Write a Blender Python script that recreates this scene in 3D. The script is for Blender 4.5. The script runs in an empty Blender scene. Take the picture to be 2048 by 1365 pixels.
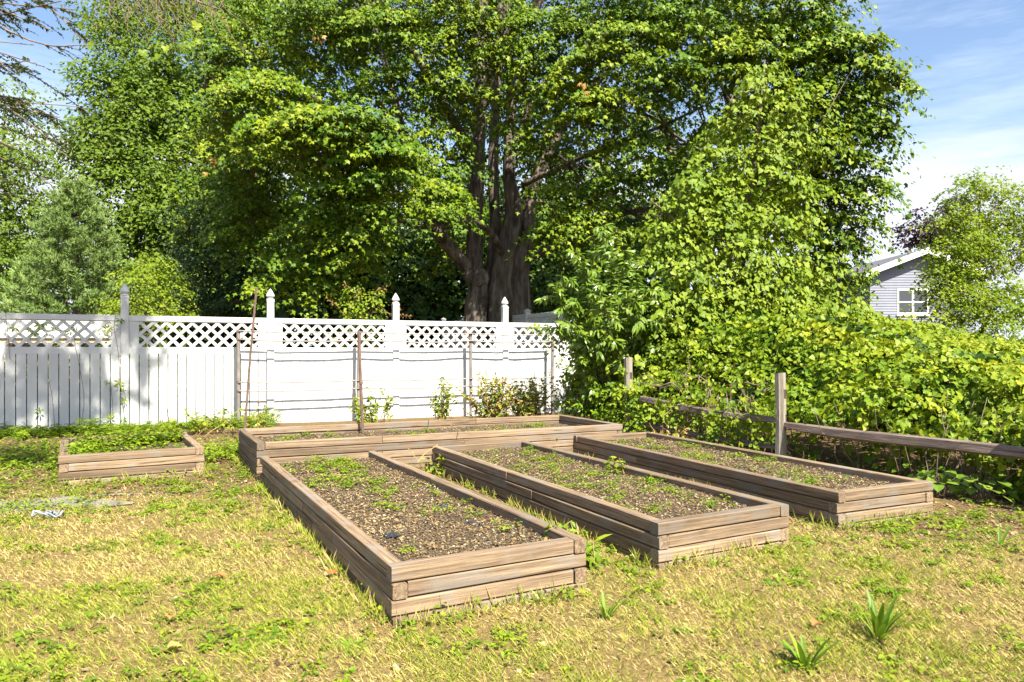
import bpy, math, random
import numpy as np
from mathutils import Matrix, Vector, Quaternion

random.seed(5)
RNG = np.random.default_rng(11)
S = bpy.context.scene
COL = S.collection
R = math.radians

# ------------------------------------------------------------------ camera
F, HOR, EYE = 1430.0, 705.0, 1.45          # focal length in photo pixels, horizon row, eye height
cam_data = bpy.data.cameras.new('camera')
cam = bpy.data.objects.new('camera', cam_data)
COL.objects.link(cam)
cam.location = (0, 0, EYE)
cam.rotation_euler = (R(90), 0, 0)
cam_data.sensor_width = 36.0
cam_data.lens = F / 2048.0 * 36.0
cam_data.shift_y = (HOR - 682.5) / 2048.0
cam_data.clip_end = 2000.0
cam_data.clip_start = 0.05
S.camera = cam

# ------------------------------------------------------------------ world and sun
SUN_AZ, SUN_EL = 149.0, 49.0               # clockwise from +Y (view direction), so behind and to the right
SUNV = Vector((math.sin(R(SUN_AZ)) * math.cos(R(SUN_EL)), math.cos(R(SUN_AZ)) * math.cos(R(SUN_EL)), math.sin(R(SUN_EL))))
world = bpy.data.worlds.new('World')
S.world = world
world.use_nodes = True
wt = world.node_tree
wt.nodes.clear()
w_out = wt.nodes.new('ShaderNodeOutputWorld')
w_bg = wt.nodes.new('ShaderNodeBackground')
w_sky = wt.nodes.new('ShaderNodeTexSky')
w_sky.sky_type = 'NISHITA'
w_sky.sun_disc = False
w_sky.sun_elevation = R(SUN_EL)
w_sky.sun_rotation = R(SUN_AZ)
w_sky.air_density = 1.0
w_sky.dust_density = 1.2
w_sky.ozone_density = 1.6
w_bg.inputs['Strength'].default_value = 0.085
w_tc = wt.nodes.new('ShaderNodeTexCoord')
w_map = wt.nodes.new('ShaderNodeMapping')
w_map.inputs['Scale'].default_value = (1.0, 1.0, 4.5)
w_map.inputs['Rotation'].default_value = (0.0, R(-8), 0.0)
w_noise = wt.nodes.new('ShaderNodeTexNoise')
w_noise.inputs['Scale'].default_value = 2.3
w_noise.inputs['Detail'].default_value = 7.0
w_noise.inputs['Roughness'].default_value = 0.55
w_sep = wt.nodes.new('ShaderNodeSeparateXYZ')
w_m1 = wt.nodes.new('ShaderNodeMath'); w_m1.operation = 'MULTIPLY_ADD'     # -z*k + c : more cloud towards the horizon
w_m1.inputs[1].default_value = -2.3
w_m1.inputs[2].default_value = 0.62
w_m2 = wt.nodes.new('ShaderNodeMath'); w_m2.operation = 'ADD'
w_ramp = wt.nodes.new('ShaderNodeMapRange')
w_ramp.interpolation_type = 'SMOOTHSTEP'
w_ramp.inputs['From Min'].default_value = 0.42
w_ramp.inputs['From Max'].default_value = 0.72
w_mix = wt.nodes.new('ShaderNodeMixRGB')
w_mix.inputs['Color2'].default_value = (4.3, 4.55, 5.1, 1.0)
L = wt.links.new
L(w_tc.outputs['Generated'], w_map.inputs['Vector'])
L(w_map.outputs['Vector'], w_noise.inputs['Vector'])
L(w_tc.outputs['Generated'], w_sep.inputs['Vector'])
L(w_sep.outputs['Z'], w_m1.inputs[0])
L(w_m1.outputs[0], w_m2.inputs[0])
L(w_noise.outputs['Fac'], w_m2.inputs[1])
L(w_m2.outputs[0], w_ramp.inputs['Value'])
L(w_ramp.outputs['Result'], w_mix.inputs['Fac'])
w_map2 = wt.nodes.new('ShaderNodeMapping')
w_map2.inputs['Scale'].default_value = (.8, 2.2, 9.0)
w_map2.inputs['Rotation'].default_value = (0.0, R(-14), R(20))
w_n2 = wt.nodes.new('ShaderNodeTexNoise')
w_n2.inputs['Scale'].default_value = 2.0
w_n2.inputs['Detail'].default_value = 8.0
w_n2.inputs['Roughness'].default_value = 0.62
w_r2 = wt.nodes.new('ShaderNodeMapRange')
w_r2.inputs['From Min'].default_value = 0.45
w_r2.inputs['From Max'].default_value = 0.85
w_r2.inputs['To Max'].default_value = 0.55
w_mix0 = wt.nodes.new('ShaderNodeMixRGB')
w_mix0.inputs['Color2'].default_value = (6.0, 6.4, 7.2, 1.0)
L(w_tc.outputs['Generated'], w_map2.inputs['Vector'])
L(w_map2.outputs['Vector'], w_n2.inputs['Vector'])
L(w_n2.outputs['Fac'], w_r2.inputs['Value'])
L(w_r2.outputs['Result'], w_mix0.inputs['Fac'])
L(w_sky.outputs['Color'], w_mix0.inputs['Color1'])
L(w_mix0.outputs['Color'], w_mix.inputs['Color1'])
L(w_mix.outputs['Color'], w_bg.inputs['Color'])
L(w_bg.outputs['Background'], w_out.inputs['Surface'])

sun_data = bpy.data.lights.new('sun', 'SUN')
sun_data.energy = 5.0
sun_data.angle = R(0.53)
sun_data.color = (1.0, 0.94, 0.80)
sun = bpy.data.objects.new('sun', sun_data)
COL.objects.link(sun)
sun.rotation_euler = SUNV.to_track_quat('Z', 'Y').to_euler()
sun.location = SUNV * 60

S.view_settings.view_transform = 'Standard'
S.view_settings.look = 'None'
S.view_settings.gamma = 1.0
S.view_settings.use_curve_mapping = False
S.view_settings.exposure = 1.55
cy = S.cycles
cy.max_bounces = 7
cy.diffuse_bounces = 4
cy.glossy_bounces = 2
cy.transmission_bounces = 4
cy.transparent_max_bounces = 4
cy.caustics_reflective = False
cy.caustics_refractive = False
cy.sample_clamp_indirect = 6.0
cy.use_denoising = True
try:
    cy.denoiser = 'OPENIMAGEDENOISE'
    cy.denoising_prefilter = 'ACCURATE'
except Exception:
    pass


# ------------------------------------------------------------------ helpers
def P(px, py, d):
    """A point on the photo's ray through (px, py) at depth d."""
    return np.array([(px - 1024.0) / F * d, d, EYE - (py - HOR) / F * d])


def norm(v):
    return v / np.maximum(np.linalg.norm(v, axis=-1, keepdims=True), 1e-9)


def smooth(a, b, x):
    t = np.clip((x - a) / (b - a), 0, 1)
    return t * t * (3 - 2 * t)


def _hash(ix, iy, seed):
    h = np.sin(ix * 127.1 + iy * 311.7 + seed * 74.7) * 43758.5453
    return h - np.floor(h)


def vnoise(x, y, scale, seed=0):
    x = np.asarray(x) * scale; y = np.asarray(y) * scale
    ix, iy = np.floor(x), np.floor(y)
    fx, fy = x - ix, y - iy
    fx = fx * fx * (3 - 2 * fx); fy = fy * fy * (3 - 2 * fy)
    a = _hash(ix, iy, seed); b = _hash(ix + 1, iy, seed)
    c = _hash(ix, iy + 1, seed); d = _hash(ix + 1, iy + 1, seed)
    return (a * (1 - fx) + b * fx) * (1 - fy) + (c * (1 - fx) + d * fx) * fy


def fbm(x, y, scale, seed=0, oct=4):
    s, a, t = 0, 0.5, 0
    for o in range(oct):
        s = s + a * vnoise(x, y, scale * 2 ** o, seed + o * 13)
        t += a
        a *= 0.5
    return s / t


def mesh_np(name, V, faces, mat=None, attr=None, smooth_shade=False):
    """faces: one (M,k) array or a list of such arrays; attr: per-face floats."""
    if isinstance(faces, np.ndarray):
        faces = [faces]
    me = bpy.data.meshes.new(name)
    V = np.asarray(V, dtype=np.float32)
    me.vertices.add(len(V))
    me.vertices.foreach_set('co', V.ravel())
    loops = np.concatenate([f.ravel() for f in faces]).astype(np.int32)
    tot = np.concatenate([np.full(len(f), f.shape[1]) for f in faces])
    start = np.concatenate([[0], np.cumsum(tot)[:-1]]).astype(np.int32)
    me.loops.add(len(loops))
    me.loops.foreach_set('vertex_index', loops)
    me.polygons.add(len(tot))
    me.polygons.foreach_set('loop_start', start)
    if smooth_shade:
        me.polygons.foreach_set('use_smooth', np.ones(len(tot), dtype=bool))
    else:
        me.polygons.foreach_set('use_smooth', np.zeros(len(tot), dtype=bool))
    if attr is not None:
        at = me.attributes.new('rnd', 'FLOAT', 'FACE')
        at.data.foreach_set('value', np.asarray(attr, dtype=np.float32))
    me.update(calc_edges=True)
    if mat is not None:
        me.materials.append(mat)
    return me


def tag(o, label=None, cat=None, group=None, kind=None):
    if label: o['label'] = label
    if cat: o['category'] = cat
    if group: o['group'] = group
    if kind: o['kind'] = kind
    return o


def link(name, me, parent=None, mw=None):
    o = bpy.data.objects.new(name, me)
    COL.objects.link(o)
    if mw is not None:
        o.matrix_world = mw
    if parent is not None:
        o.parent = parent
        m = Matrix.Identity(4)
        p = parent
        while p is not None:
            m = p.matrix_basis @ m if p.parent is None else p.matrix_parent_inverse @ p.matrix_basis @ m
            p = p.parent
        o.matrix_parent_inverse = m.inverted()
        if mw is not None:
            o.matrix_basis = mw
    return o


def thing(name, loc, label, cat, group=None):
    e = bpy.data.objects.new(name, None)
    COL.objects.link(e)
    e.empty_display_size = 0.2
    e.location = [float(v) for v in loc]
    e.matrix_basis = Matrix.Translation(e.location)
    return tag(e, label, cat, group)


class Acc:
    """Collects geometry for ONE mesh."""
    def __init__(self):
        self.V, self.F, self.A, self.n = [], {}, {}, 0

    def add(self, V, faces, a=0.5):
        V = np.asarray(V, dtype=float)
        fl = faces if isinstance(faces, list) else [faces]
        for f in fl:
            f = np.asarray(f, dtype=int)
            self.F.setdefault(f.shape[1], []).append(f + self.n)
            aa = np.full(len(f), a) if np.isscalar(a) else np.asarray(a)
            self.A.setdefault(f.shape[1], []).append(aa)
        self.V.append(V)
        self.n += len(V)

    def build(self, name, mat, parent=None, smooth_shade=False, kind=None):
        ks = sorted(self.F)
        fs = [np.concatenate(self.F[k]) for k in ks]
        at = np.concatenate([np.concatenate(self.A[k]) for k in ks])
        me = mesh_np(name, np.concatenate(self.V), fs, mat, at, smooth_shade)
        o = link(name, me, parent)
        if kind: o['kind'] = kind
        return o


def tube(pts, radii, sides=8, rough=0.0, seed=0, cap=True):
    """A tapered tube through pts: verts and quads (+cap)."""
    pts = np.asarray(pts, dtype=float)
    n = len(pts)
    radii = np.broadcast_to(np.asarray(radii, dtype=float), (n,))
    t = np.gradient(pts, axis=0)
    t = norm(t)
    up = np.array([0.0, 0.0, 1.0]) if abs(t[0][2]) < 0.9 else np.array([1.0, 0.0, 0.0])
    V = []
    x = norm(np.cross(t[0], up))
    for i in range(n):
        x = norm(x - t[i] * np.dot(x, t[i]))
        y = np.cross(t[i], x)
        a = np.linspace(0, 2 * np.pi, sides, endpoint=False)
        rr = radii[i] * np.ones(sides)
        if rough:
            rr = rr * (1 + rough * (2 * vnoise(np.cos(a) * 1.7 + 5, np.sin(a) * 1.7 + i * 0.35, 1.3, seed) - 1)
                       + rough * 0.6 * np.cos(a * 5 + 0.4 * np.sin(i * 0.9 + seed)))
        V.append(pts[i] + rr[:, None] * (np.cos(a)[:, None] * x + np.sin(a)[:, None] * y))
    V = np.concatenate(V)
    q = []
    for i in range(n - 1):
        for k in range(sides):
            k2 = (k + 1) % sides
            q.append((i * sides + k, i * sides + k2, (i + 1) * sides + k2, (i + 1) * sides + k))
    faces = [np.array(q)]
    if cap:
        faces.append(np.array([list(range(sides))[::-1], [(n - 1) * sides + k for k in range(sides)]]))
    return V, faces


def smooth_path(pts, rad, m=6):
    """Catmull-Rom resample of a control path."""
    pts = np.asarray(pts, float); rad = np.asarray(rad, float)
    p = np.vstack([2 * pts[0] - pts[1], pts, 2 * pts[-1] - pts[-2]])
    r = np.concatenate([[rad[0]], rad, [rad[-1]]])
    out, ro = [], []
    for i in range(1, len(p) - 2):
        for k in range(m):
            t = k / m
            out.append(0.5 * ((2 * p[i]) + (-p[i - 1] + p[i + 1]) * t + (2 * p[i - 1] - 5 * p[i] + 4 * p[i + 1] - p[i + 2]) * t * t
                              + (-p[i - 1] + 3 * p[i] - 3 * p[i + 1] + p[i + 2]) * t ** 3))
            ro.append(r[i] * (1 - t) + r[i + 1] * t)
    out.append(pts[-1]); ro.append(rad[-1])
    return np.array(out), np.array(ro)


def box_vf(lo, hi):
    x0, y0, z0 = lo; x1, y1, z1 = hi
    V = np.array([(x0, y0, z0), (x1, y0, z0), (x1, y1, z0), (x0, y1, z0), (x0, y0, z1), (x1, y0, z1), (x1, y1, z1), (x0, y1, z1)])
    Q = np.array([(0, 3, 2, 1), (4, 5, 6, 7), (0, 1, 5, 4), (1, 2, 6, 5), (2, 3, 7, 6), (3, 0, 4, 7)])
    return V, Q


def bevel_box(lo, hi, b):
    """Box whose four edges along X are chamfered (octagonal section)."""
    x0, y0, z0 = lo; x1, y1, z1 = hi
    prof = [(y0 + b, z0), (y1 - b, z0), (y1, z0 + b), (y1, z1 - b), (y1 - b, z1), (y0 + b, z1), (y0, z1 - b), (y0, z0 + b)]
    V = np.array([(x, y, z) for x in (x0, x1) for y, z in prof])
    q = np.array([(k, (k + 1) % 8, 8 + (k + 1) % 8, 8 + k) for k in range(8)])
    c = np.array([list(range(8))[::-1], list(range(8, 16))])
    return V, [q, c]


# leaf templates: x across, y from stalk to tip (0..1), z = leaf normal
def _T(v, f):
    return np.array(v, float), np.array(f, int)


LEAF = {
    'maple': _T([(0, 0, 0), (.52, .42, -.10), (.15, .50, .02), (0, 1, -.14), (-.15, .50, .02), (-.52, .42, -.10), (.30, .02, -.06), (-.30, .02, -.06)],
                [(0, 6, 2), (6, 1, 2), (0, 2, 4), (2, 3, 4), (0, 4, 7), (7, 4, 5)]),
    'maple_small': _T([(0, 0, 0), (.52, .40, -.08), (.15, .50, .02), (0, 1, -.14), (-.15, .50, .02), (-.52, .40, -.08)], [(0, 1, 2), (0, 2, 4), (2, 3, 4), (0, 4, 5)]),
    'grape_small': _T([(0, .08, 0), (.48, .10, .05), (.36, .58, .02), (0, 1, -.10), (-.36, .58, .02), (-.48, .10, .05), (0, .42, -.03)], [(0, 1, 6), (1, 2, 6), (2, 3, 6), (3, 4, 6), (4, 5, 6), (5, 0, 6)]),
    'simple': _T([(0, 0, 0), (.34, .42, .05), (0, 1, -.10), (-.34, .42, .05)], [(0, 1, 2), (0, 2, 3)]),
    'ovate': _T([(0, 0, 0), (.30, .30, .07), (.24, .65, .04), (0, 1, -.10), (-.24, .65, .04), (-.30, .30, .07), (0, .45, -.02)],
                [(0, 1, 6), (1, 2, 6), (2, 3, 6), (3, 4, 6), (4, 5, 6), (5, 0, 6)]),
    'grape': _T([(0, .10, 0), (.28, -.06, .03), (.52, .22, .06), (.33, .45, .05), (.36, .66, .0), (.14, .72, .02), (0, 1, -.10),
                 (-.14, .72, .02), (-.36, .66, .0), (-.33, .45, .05), (-.52, .22, .06), (-.28, -.06, .03), (0, .42, -.03)],
                [(0, 1, 12), (1, 2, 12), (2, 3, 12), (3, 4, 12), (4, 5, 12), (5, 6, 12), (6, 7, 12), (7, 8, 12), (8, 9, 12), (9, 10, 12), (10, 11, 12), (11, 0, 12)]),
    'heart': _T([(0, .10, 0), (.30, -.06, .03), (.47, .22, .06), (.34, .58, .02), (0, 1, -.12), (-.34, .58, .02), (-.47, .22, .06), (-.30, -.06, .03), (0, .4, -.03)],
                [(0, 1, 8), (1, 2, 8), (2, 3, 8), (3, 4, 8), (4, 5, 8), (5, 6, 8), (6, 7, 8), (7, 0, 8)]),
    'lance': _T([(0, 0, 0), (.12, .30, .03), (.10, .65, -.04), (0, 1, -.20), (-.10, .65, -.04), (-.12, .30, .03)],
                [(0, 1, 5), (1, 2, 4), (1, 4, 5), (2, 3, 4)]),
    'needle': _T([(-.05, 0, 0), (.05, 0, 0), (0, 1, 0)], [(0, 1, 2)]),
    'blade': _T([(-.5, 0, 0), (.5, 0, 0), (.34, .55, .05), (0, 1, .0)], [(0, 1, 2), (0, 2, 3)]),
    'chip': _T([(-.5, -.5, 0), (.5, -.35, .06), (.4, .5, .0), (-.45, .4, .10)], [(0, 1, 2), (0, 2, 3)]),
}
_cv, _cf = [], []
for _k, _a in enumerate((-115, -58, 0, 58, 115)):
    _s, _c = math.sin(R(_a)), math.cos(R(_a))
    _l = (.72, .92, 1.0, .92, .72)[_k]
    for (_x, _y, _z) in ((0, .04, 0), (.17, .5, .05), (0, 1, -.12), (-.17, .5, .05)):
        _cv.append((_x * _c * _l + _y * _s * _l, -_x * _s * _l + _y * _c * _l, _z * _l))
    _cf += [(_k * 4, _k * 4 + 1, _k * 4 + 2), (_k * 4, _k * 4 + 2, _k * 4 + 3)]
LEAF['creeper'] = _T(_cv, _cf)


def leaves_vf(kind, pos, dirs, nrm, size, width=1.0):
    T, Ft = LEAF[kind]
    y = norm(dirs)
    x = norm(np.cross(y, nrm))
    z = np.cross(x, y)
    s = np.asarray(size)[:, None, None]
    wd = np.broadcast_to(np.asarray(width, float), (len(pos),))[:, None, None]
    V = pos[:, None, :] + s * (wd * T[None, :, 0:1] * x[:, None, :] + T[None, :, 1:2] * y[:, None, :] + T[None, :, 2:3] * z[:, None, :])
    k = len(T)
    Fc = Ft[None, :, :] + (np.arange(len(pos)) * k)[:, None, None]
    return V.reshape(-1, 3), Fc.reshape(-1, 3)


def leaf_object(name, kind, pos, dirs, nrm, size, mat, parent=None, rnd=None, okind=None, width=1.0):
    V, Fc = leaves_vf(kind, pos, dirs, nrm, size, width)
    nf = len(LEAF[kind][1])
    if rnd is None:
        rnd = RNG.random(len(pos))
    me = mesh_np(name, V, Fc, mat, np.repeat(rnd, nf))
    o = link(name, me, parent)
    if okind: o['kind'] = okind
    return o


def unit(n):
    return norm(RNG.normal(size=(n, 3)))


def sprays(C, Rd, n, length, leaf_gap=0.07, droop=0.35, rpow=0.45, per=10, up=0.6, flat=0.35, sunbias=0.25, dirz=0.45, hang=0.55, face=0.45):
    """Leaf frames on sprays that fill an ellipsoid C,Rd: shoots run outwards, leaves alternate along them."""
    ns = max(1, n // per)
    a = unit(ns)
    r = RNG.random(ns) ** rpow
    p0 = np.asarray(C) + a * r[:, None] * np.asarray(Rd)
    sd = norm(a * np.array([1, 1, dirz]) + flat * RNG.normal(size=(ns, 3)) * np.array([1, 1, .5]) + np.array([0, 0, -droop * .3]))
    side = norm(np.cross(sd, np.array([0, 0, 1.0])))
    t = (np.arange(per) + 0.5) / per
    sg = np.where(np.arange(per) % 2 == 0, 1.0, -1.0)
    ln = length * RNG.uniform(.6, 1.3, ns)
    pos = p0[:, None, :] + sd[:, None, :] * (ln[:, None] * t)[..., None] + np.array([0, 0, -1.0]) * (droop * ln[:, None] * t ** 2)[..., None]
    pos = pos + side[:, None, :] * (sg * leaf_gap * .5)[None, :, None] + RNG.normal(size=pos.shape) * leaf_gap * .45
    d = sd[:, None, :] * .7 + side[:, None, :] * sg[None, :, None] * .8 + np.array([0, 0, -hang]) + RNG.normal(size=pos.shape) * .35
    nr = np.array([0, 0, up]) + a[:, None, :] * .35 + np.array(SUNV) * sunbias + np.array([SUNV[0], SUNV[1], 0.0]) * face * 1.5 + RNG.normal(size=pos.shape) * .42
    rv = np.clip(RNG.random(ns)[:, None] * .68 + RNG.random((ns, per)) * .32, 0, 1)
    return pos.reshape(-1, 3), norm(d).reshape(-1, 3), norm(nr).reshape(-1, 3), rv.ravel()


# ------------------------------------------------------------------ materials
def new_mat(name):
    m = bpy.data.materials.new(name)
    m.use_nodes = True
    nt = m.node_tree
    nt.nodes.clear()
    out = nt.nodes.new('ShaderNodeOutputMaterial')
    return m, nt, out


def node(nt, typ, **kw):
    n = nt.nodes.new(typ)
    for k, v in kw.items():
        if k in n.inputs:
            n.inputs[k].default_value = v
        else:
            setattr(n, k, v)
    return n


def ramp(nt, stops, interp='LINEAR'):
    n = nt.nodes.new('ShaderNodeValToRGB')
    n.color_ramp.interpolation = interp
    el = n.color_ramp.elements
    while len(el) < len(stops):
        el.new(0.5)
    for e, (p, c) in zip(el, stops):
        e.position = p
        e.color = (c[0], c[1], c[2], 1)
    return n


LEAF_TONE = 0.84


def leaf_mat(name, cols, trans=0.38, rough=0.45, tcol=(1.25, 1.25, .55), spec=0.2, patch=None):
    m, nt, out = new_mat(name)
    at = node(nt, 'ShaderNodeAttribute', attribute_name='rnd')
    rp = ramp(nt, [(i / (len(cols) - 1), [v * LEAF_TONE for v in c]) for i, c in enumerate(cols)])
    nt.links.new(at.outputs['Fac'], rp.inputs['Fac'])
    col = rp.outputs['Color']
    geo = node(nt, 'ShaderNodeNewGeometry')
    nz = node(nt, 'ShaderNodeTexNoise', Scale=0.55, Detail=2.0)          # slow hue drift from shoot to shoot
    nt.links.new(geo.outputs['Position'], nz.inputs['Vector'])
    hs = node(nt, 'ShaderNodeHueSaturation')
    mr = node(nt, 'ShaderNodeMapRange')
    mr.inputs['To Min'].default_value = 0.485; mr.inputs['To Max'].default_value = 0.515
    nt.links.new(nz.outputs['Fac'], mr.inputs['Value'])
    nt.links.new(mr.outputs['Result'], hs.inputs['Hue'])
    nt.links.new(col, hs.inputs['Color'])
    pb = node(nt, 'ShaderNodeBsdfPrincipled')
    pb.inputs['Roughness'].default_value = rough
    pb.inputs['Specular IOR Level'].default_value = spec
    nt.links.new(hs.outputs['Color'], pb.inputs['Base Color'])
    mul = node(nt, 'ShaderNodeMixRGB', blend_type='MULTIPLY')
    mul.inputs['Fac'].default_value = 1.0
    mul.inputs['Color2'].default_value = (*tcol, 1)
    nt.links.new(hs.outputs['Color'], mul.inputs['Color1'])
    tr = node(nt, 'ShaderNodeBsdfTranslucent')
    nt.links.new(mul.outputs['Color'], tr.inputs['Color'])
    mx = node(nt, 'ShaderNodeMixShader')
    mx.inputs['Fac'].default_value = trans
    nt.links.new(pb.outputs[0], mx.inputs[1])
    nt.links.new(tr.outputs[0], mx.inputs[2])
    nt.links.new(mx.outputs[0], out.inputs['Surface'])
    return m


def attr_mat(name, stops, rough=0.9, interp='LINEAR', trans=0.0):
    m, nt, out = new_mat(name)
    at = node(nt, 'ShaderNodeAttribute', attribute_name='rnd')
    rp = ramp(nt, stops, interp)
    nt.links.new(at.outputs['Fac'], rp.inputs['Fac'])
    pb = node(nt, 'ShaderNodeBsdfPrincipled', Roughness=rough)
    pb.inputs['Specular IOR Level'].default_value = 0.2
    nt.links.new(rp.outputs['Color'], pb.inputs['Base Color'])
    if trans:
        tr = node(nt, 'ShaderNodeBsdfTranslucent')
        nt.links.new(rp.outputs['Color'], tr.inputs['Color'])
        mx = node(nt, 'ShaderNodeMixShader'); mx.inputs['Fac'].default_value = trans
        nt.links.new(pb.outputs[0], mx.inputs[1]); nt.links.new(tr.outputs[0], mx.inputs[2])
        nt.links.new(mx.outputs[0], out.inputs['Surface'])
    else:
        nt.links.new(pb.outputs[0], out.inputs['Surface'])
    return m


def noise_mat(name, stops, scale, stretch=(1, 1, 1), detail=6, rough=0.85, bump=0.0, coord='Object', bscale=None, per_object=0.0,
              fine=None, crack=None, spec=0.25, nrough=0.6, metallic=0.0, spots=None):
    """Procedural surface: stretched noise through a colour ramp, optional fine grain, cracks, bump and per-object tone."""
    m, nt, out = new_mat(name)
    tc = node(nt, 'ShaderNodeTexCoord')
    mp = node(nt, 'ShaderNodeMapping', Scale=stretch)
    src = tc.outputs[coord]
    oi = node(nt, 'ShaderNodeObjectInfo')
    if per_object:
        ad = node(nt, 'ShaderNodeVectorMath', operation='MULTIPLY_ADD')
        ad.inputs[1].default_value = (37.0, 11.0, 23.0)
        nt.links.new(oi.outputs['Random'], ad.inputs[0])
        nt.links.new(src, ad.inputs[2])
        src = ad.outputs[0]
    nt.links.new(src, mp.inputs['Vector'])
    nz = node(nt, 'ShaderNodeTexNoise', Scale=scale, Detail=detail, Roughness=nrough)
    nt.links.new(mp.outputs['Vector'], nz.inputs['Vector'])
    rp = ramp(nt, stops)
    nt.links.new(nz.outputs['Fac'], rp.inputs['Fac'])
    col = rp.outputs['Color']
    height = nz.outputs['Fac']
    if fine:
        n2 = node(nt, 'ShaderNodeTexNoise', Scale=fine[0], Detail=4.0, Roughness=0.65)
        nt.links.new(mp.outputs['Vector'], n2.inputs['Vector'])
        mr = node(nt, 'ShaderNodeMapRange')
        mr.inputs['From Min'].default_value = .3; mr.inputs['From Max'].default_value = .7
        mr.inputs['To Min'].default_value = 1 - fine[1]; mr.inputs['To Max'].default_value = 1 + fine[1]
        nt.links.new(n2.outputs['Fac'], mr.inputs['Value'])
        mm = node(nt, 'ShaderNodeVectorMath', operation='SCALE')
        nt.links.new(col, mm.inputs[0]); nt.links.new(mr.outputs['Result'], mm.inputs['Scale'])
        col = mm.outputs[0]
        hm = node(nt, 'ShaderNodeMath', operation='ADD')
        nt.links.new(nz.outputs['Fac'], hm.inputs[0]); nt.links.new(n2.outputs['Fac'], hm.inputs[1])
        height = hm.outputs[0]
    if crack:
        n3 = node(nt, 'ShaderNodeTexNoise', Scale=crack[0], Detail=2.0)
        mp3 = node(nt, 'ShaderNodeMapping', Scale=crack[1])
        nt.links.new(src, mp3.inputs['Vector'])
        nt.links.new(mp3.outputs['Vector'], n3.inputs['Vector'])
        mr3 = node(nt, 'ShaderNodeMapRange', interpolation_type='SMOOTHSTEP')
        mr3.inputs['From Min'].default_value = crack[2]; mr3.inputs['From Max'].default_value = crack[2] + .03
        nt.links.new(n3.outputs['Fac'], mr3.inputs['Value'])
        mxc = node(nt, 'ShaderNodeMixRGB')
        mxc.inputs['Color2'].default_value = (*crack[3], 1)
        nt.links.new(mr3.outputs['Result'], mxc.inputs['Fac'])
        nt.links.new(col, mxc.inputs['Color1'])
        col = mxc.outputs['Color']
    if spots:
        n4 = node(nt, 'ShaderNodeTexNoise', Scale=spots[0], Detail=5.0)
        nt.links.new(src, n4.inputs['Vector'])
        mr4 = node(nt, 'ShaderNodeMapRange', interpolation_type='SMOOTHSTEP')
        mr4.inputs['From Min'].default_value = spots[1]; mr4.inputs['From Max'].default_value = spots[1] + .14
        mr4.inputs['To Max'].default_value = spots[3]
        nt.links.new(n4.outputs['Fac'], mr4.inputs['Value'])
        mxs = node(nt, 'ShaderNodeMixRGB')
        mxs.inputs['Color2'].default_value = (*spots[2], 1)
        nt.links.new(mr4.outputs['Result'], mxs.inputs['Fac'])
        nt.links.new(col, mxs.inputs['Color1'])
        col = mxs.outputs['Color']
    if per_object:
        mr2 = node(nt, 'ShaderNodeMapRange')
        mr2.inputs['To Min'].default_value = 1 - per_object; mr2.inputs['To Max'].default_value = 1 + per_object
        nt.links.new(oi.outputs['Random'], mr2.inputs['Value'])
        ms = node(nt, 'ShaderNodeVectorMath', operation='SCALE')
        nt.links.new(col, ms.inputs[0]); nt.links.new(mr2.outputs['Result'], ms.inputs['Scale'])
        col = ms.outputs[0]
    pb = node(nt, 'ShaderNodeBsdfPrincipled', Roughness=rough, Metallic=metallic)
    pb.inputs['Specular IOR Level'].default_value = spec
    nt.links.new(col, pb.inputs['Base Color'])
    if bump:
        bp = node(nt, 'ShaderNodeBump', Strength=bump, Distance=bscale or 0.01)
        nt.links.new(height, bp.inputs['Height'])
        nt.links.new(bp.outputs['Normal'], pb.inputs['Normal'])
    nt.links.new(pb.outputs[0], out.inputs['Surface'])
    return m


M = {}
M['vinyl'] = noise_mat('white_vinyl', [(.3, (.46, .47, .47)), (.6, (.56, .56, .55))], 1.6, stretch=(1, 1, .45), rough=.42, spec=.4, per_object=.02,
                       spots=(1.3, .60, (.40, .42, .36), .6))
M['timber'] = noise_mat('weathered_timber', [(.28, (.080, .053, .036)), (.5, (.195, .136, .086)), (.72, (.325, .238, .150))], 2.4, stretch=(.55, 24, 24),
                        rough=.9, bump=.55, bscale=.006, per_object=.26, fine=(14.0, .30), crack=(3.0, (.45, 20, 20), .67, (.055, .034, .022)),
                        spots=(3.2, .50, (.20, .175, .148), .6))
M['rail'] = noise_mat('split_rail_wood', [(.3, (.085, .06, .048)), (.5, (.17, .128, .105)), (.72, (.27, .22, .18))], 2.6, stretch=(.7, 13, 13),
                      rough=.92, bump=.8, bscale=.012, per_object=.1, fine=(16.0, .25), crack=(3.0, (.5, 22, 22), .62, (.07, .05, .045)))
M['post_wood'] = noise_mat('grey_post_wood', [(.3, (.17, .145, .11)), (.55, (.28, .245, .195)), (.75, (.37, .33, .27))], 2.6, stretch=(10, 10, .7),
                           rough=.92, bump=.7, bscale=.01, per_object=.06, fine=(14.0, .22), crack=(3.0, (18, 18, .5), .66, (.10, .08, .06)))
M['bark'] = noise_mat('maple_bark', [(.30, (.034, .027, .021)), (.5, (.135, .108, .085)), (.72, (.29, .24, .195))], 1.7, stretch=(4.2, 4.2, .8),
                      detail=8, rough=.95, bump=1.0, bscale=.08, coord='Object', fine=(4.0, .3))
M['twig'] = noise_mat('twig_bark', [(.35, (.085, .060, .045)), (.65, (.24, .18, .135))], 6.0, stretch=(1, 1, 1), rough=.9, bump=.3)
M['soil'] = noise_mat('bed_soil', [(.3, (.035, .025, .017)), (.55, (.10, .072, .045)), (.75, (.19, .14, .085))], 30.0, detail=8, rough=.95, bump=.8, bscale=.02)
M['pipe'] = noise_mat('grey_pipe', [(.35, (.15, .132, .12)), (.65, (.23, .205, .19))], 5.0, rough=.6, bump=.1)
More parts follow.
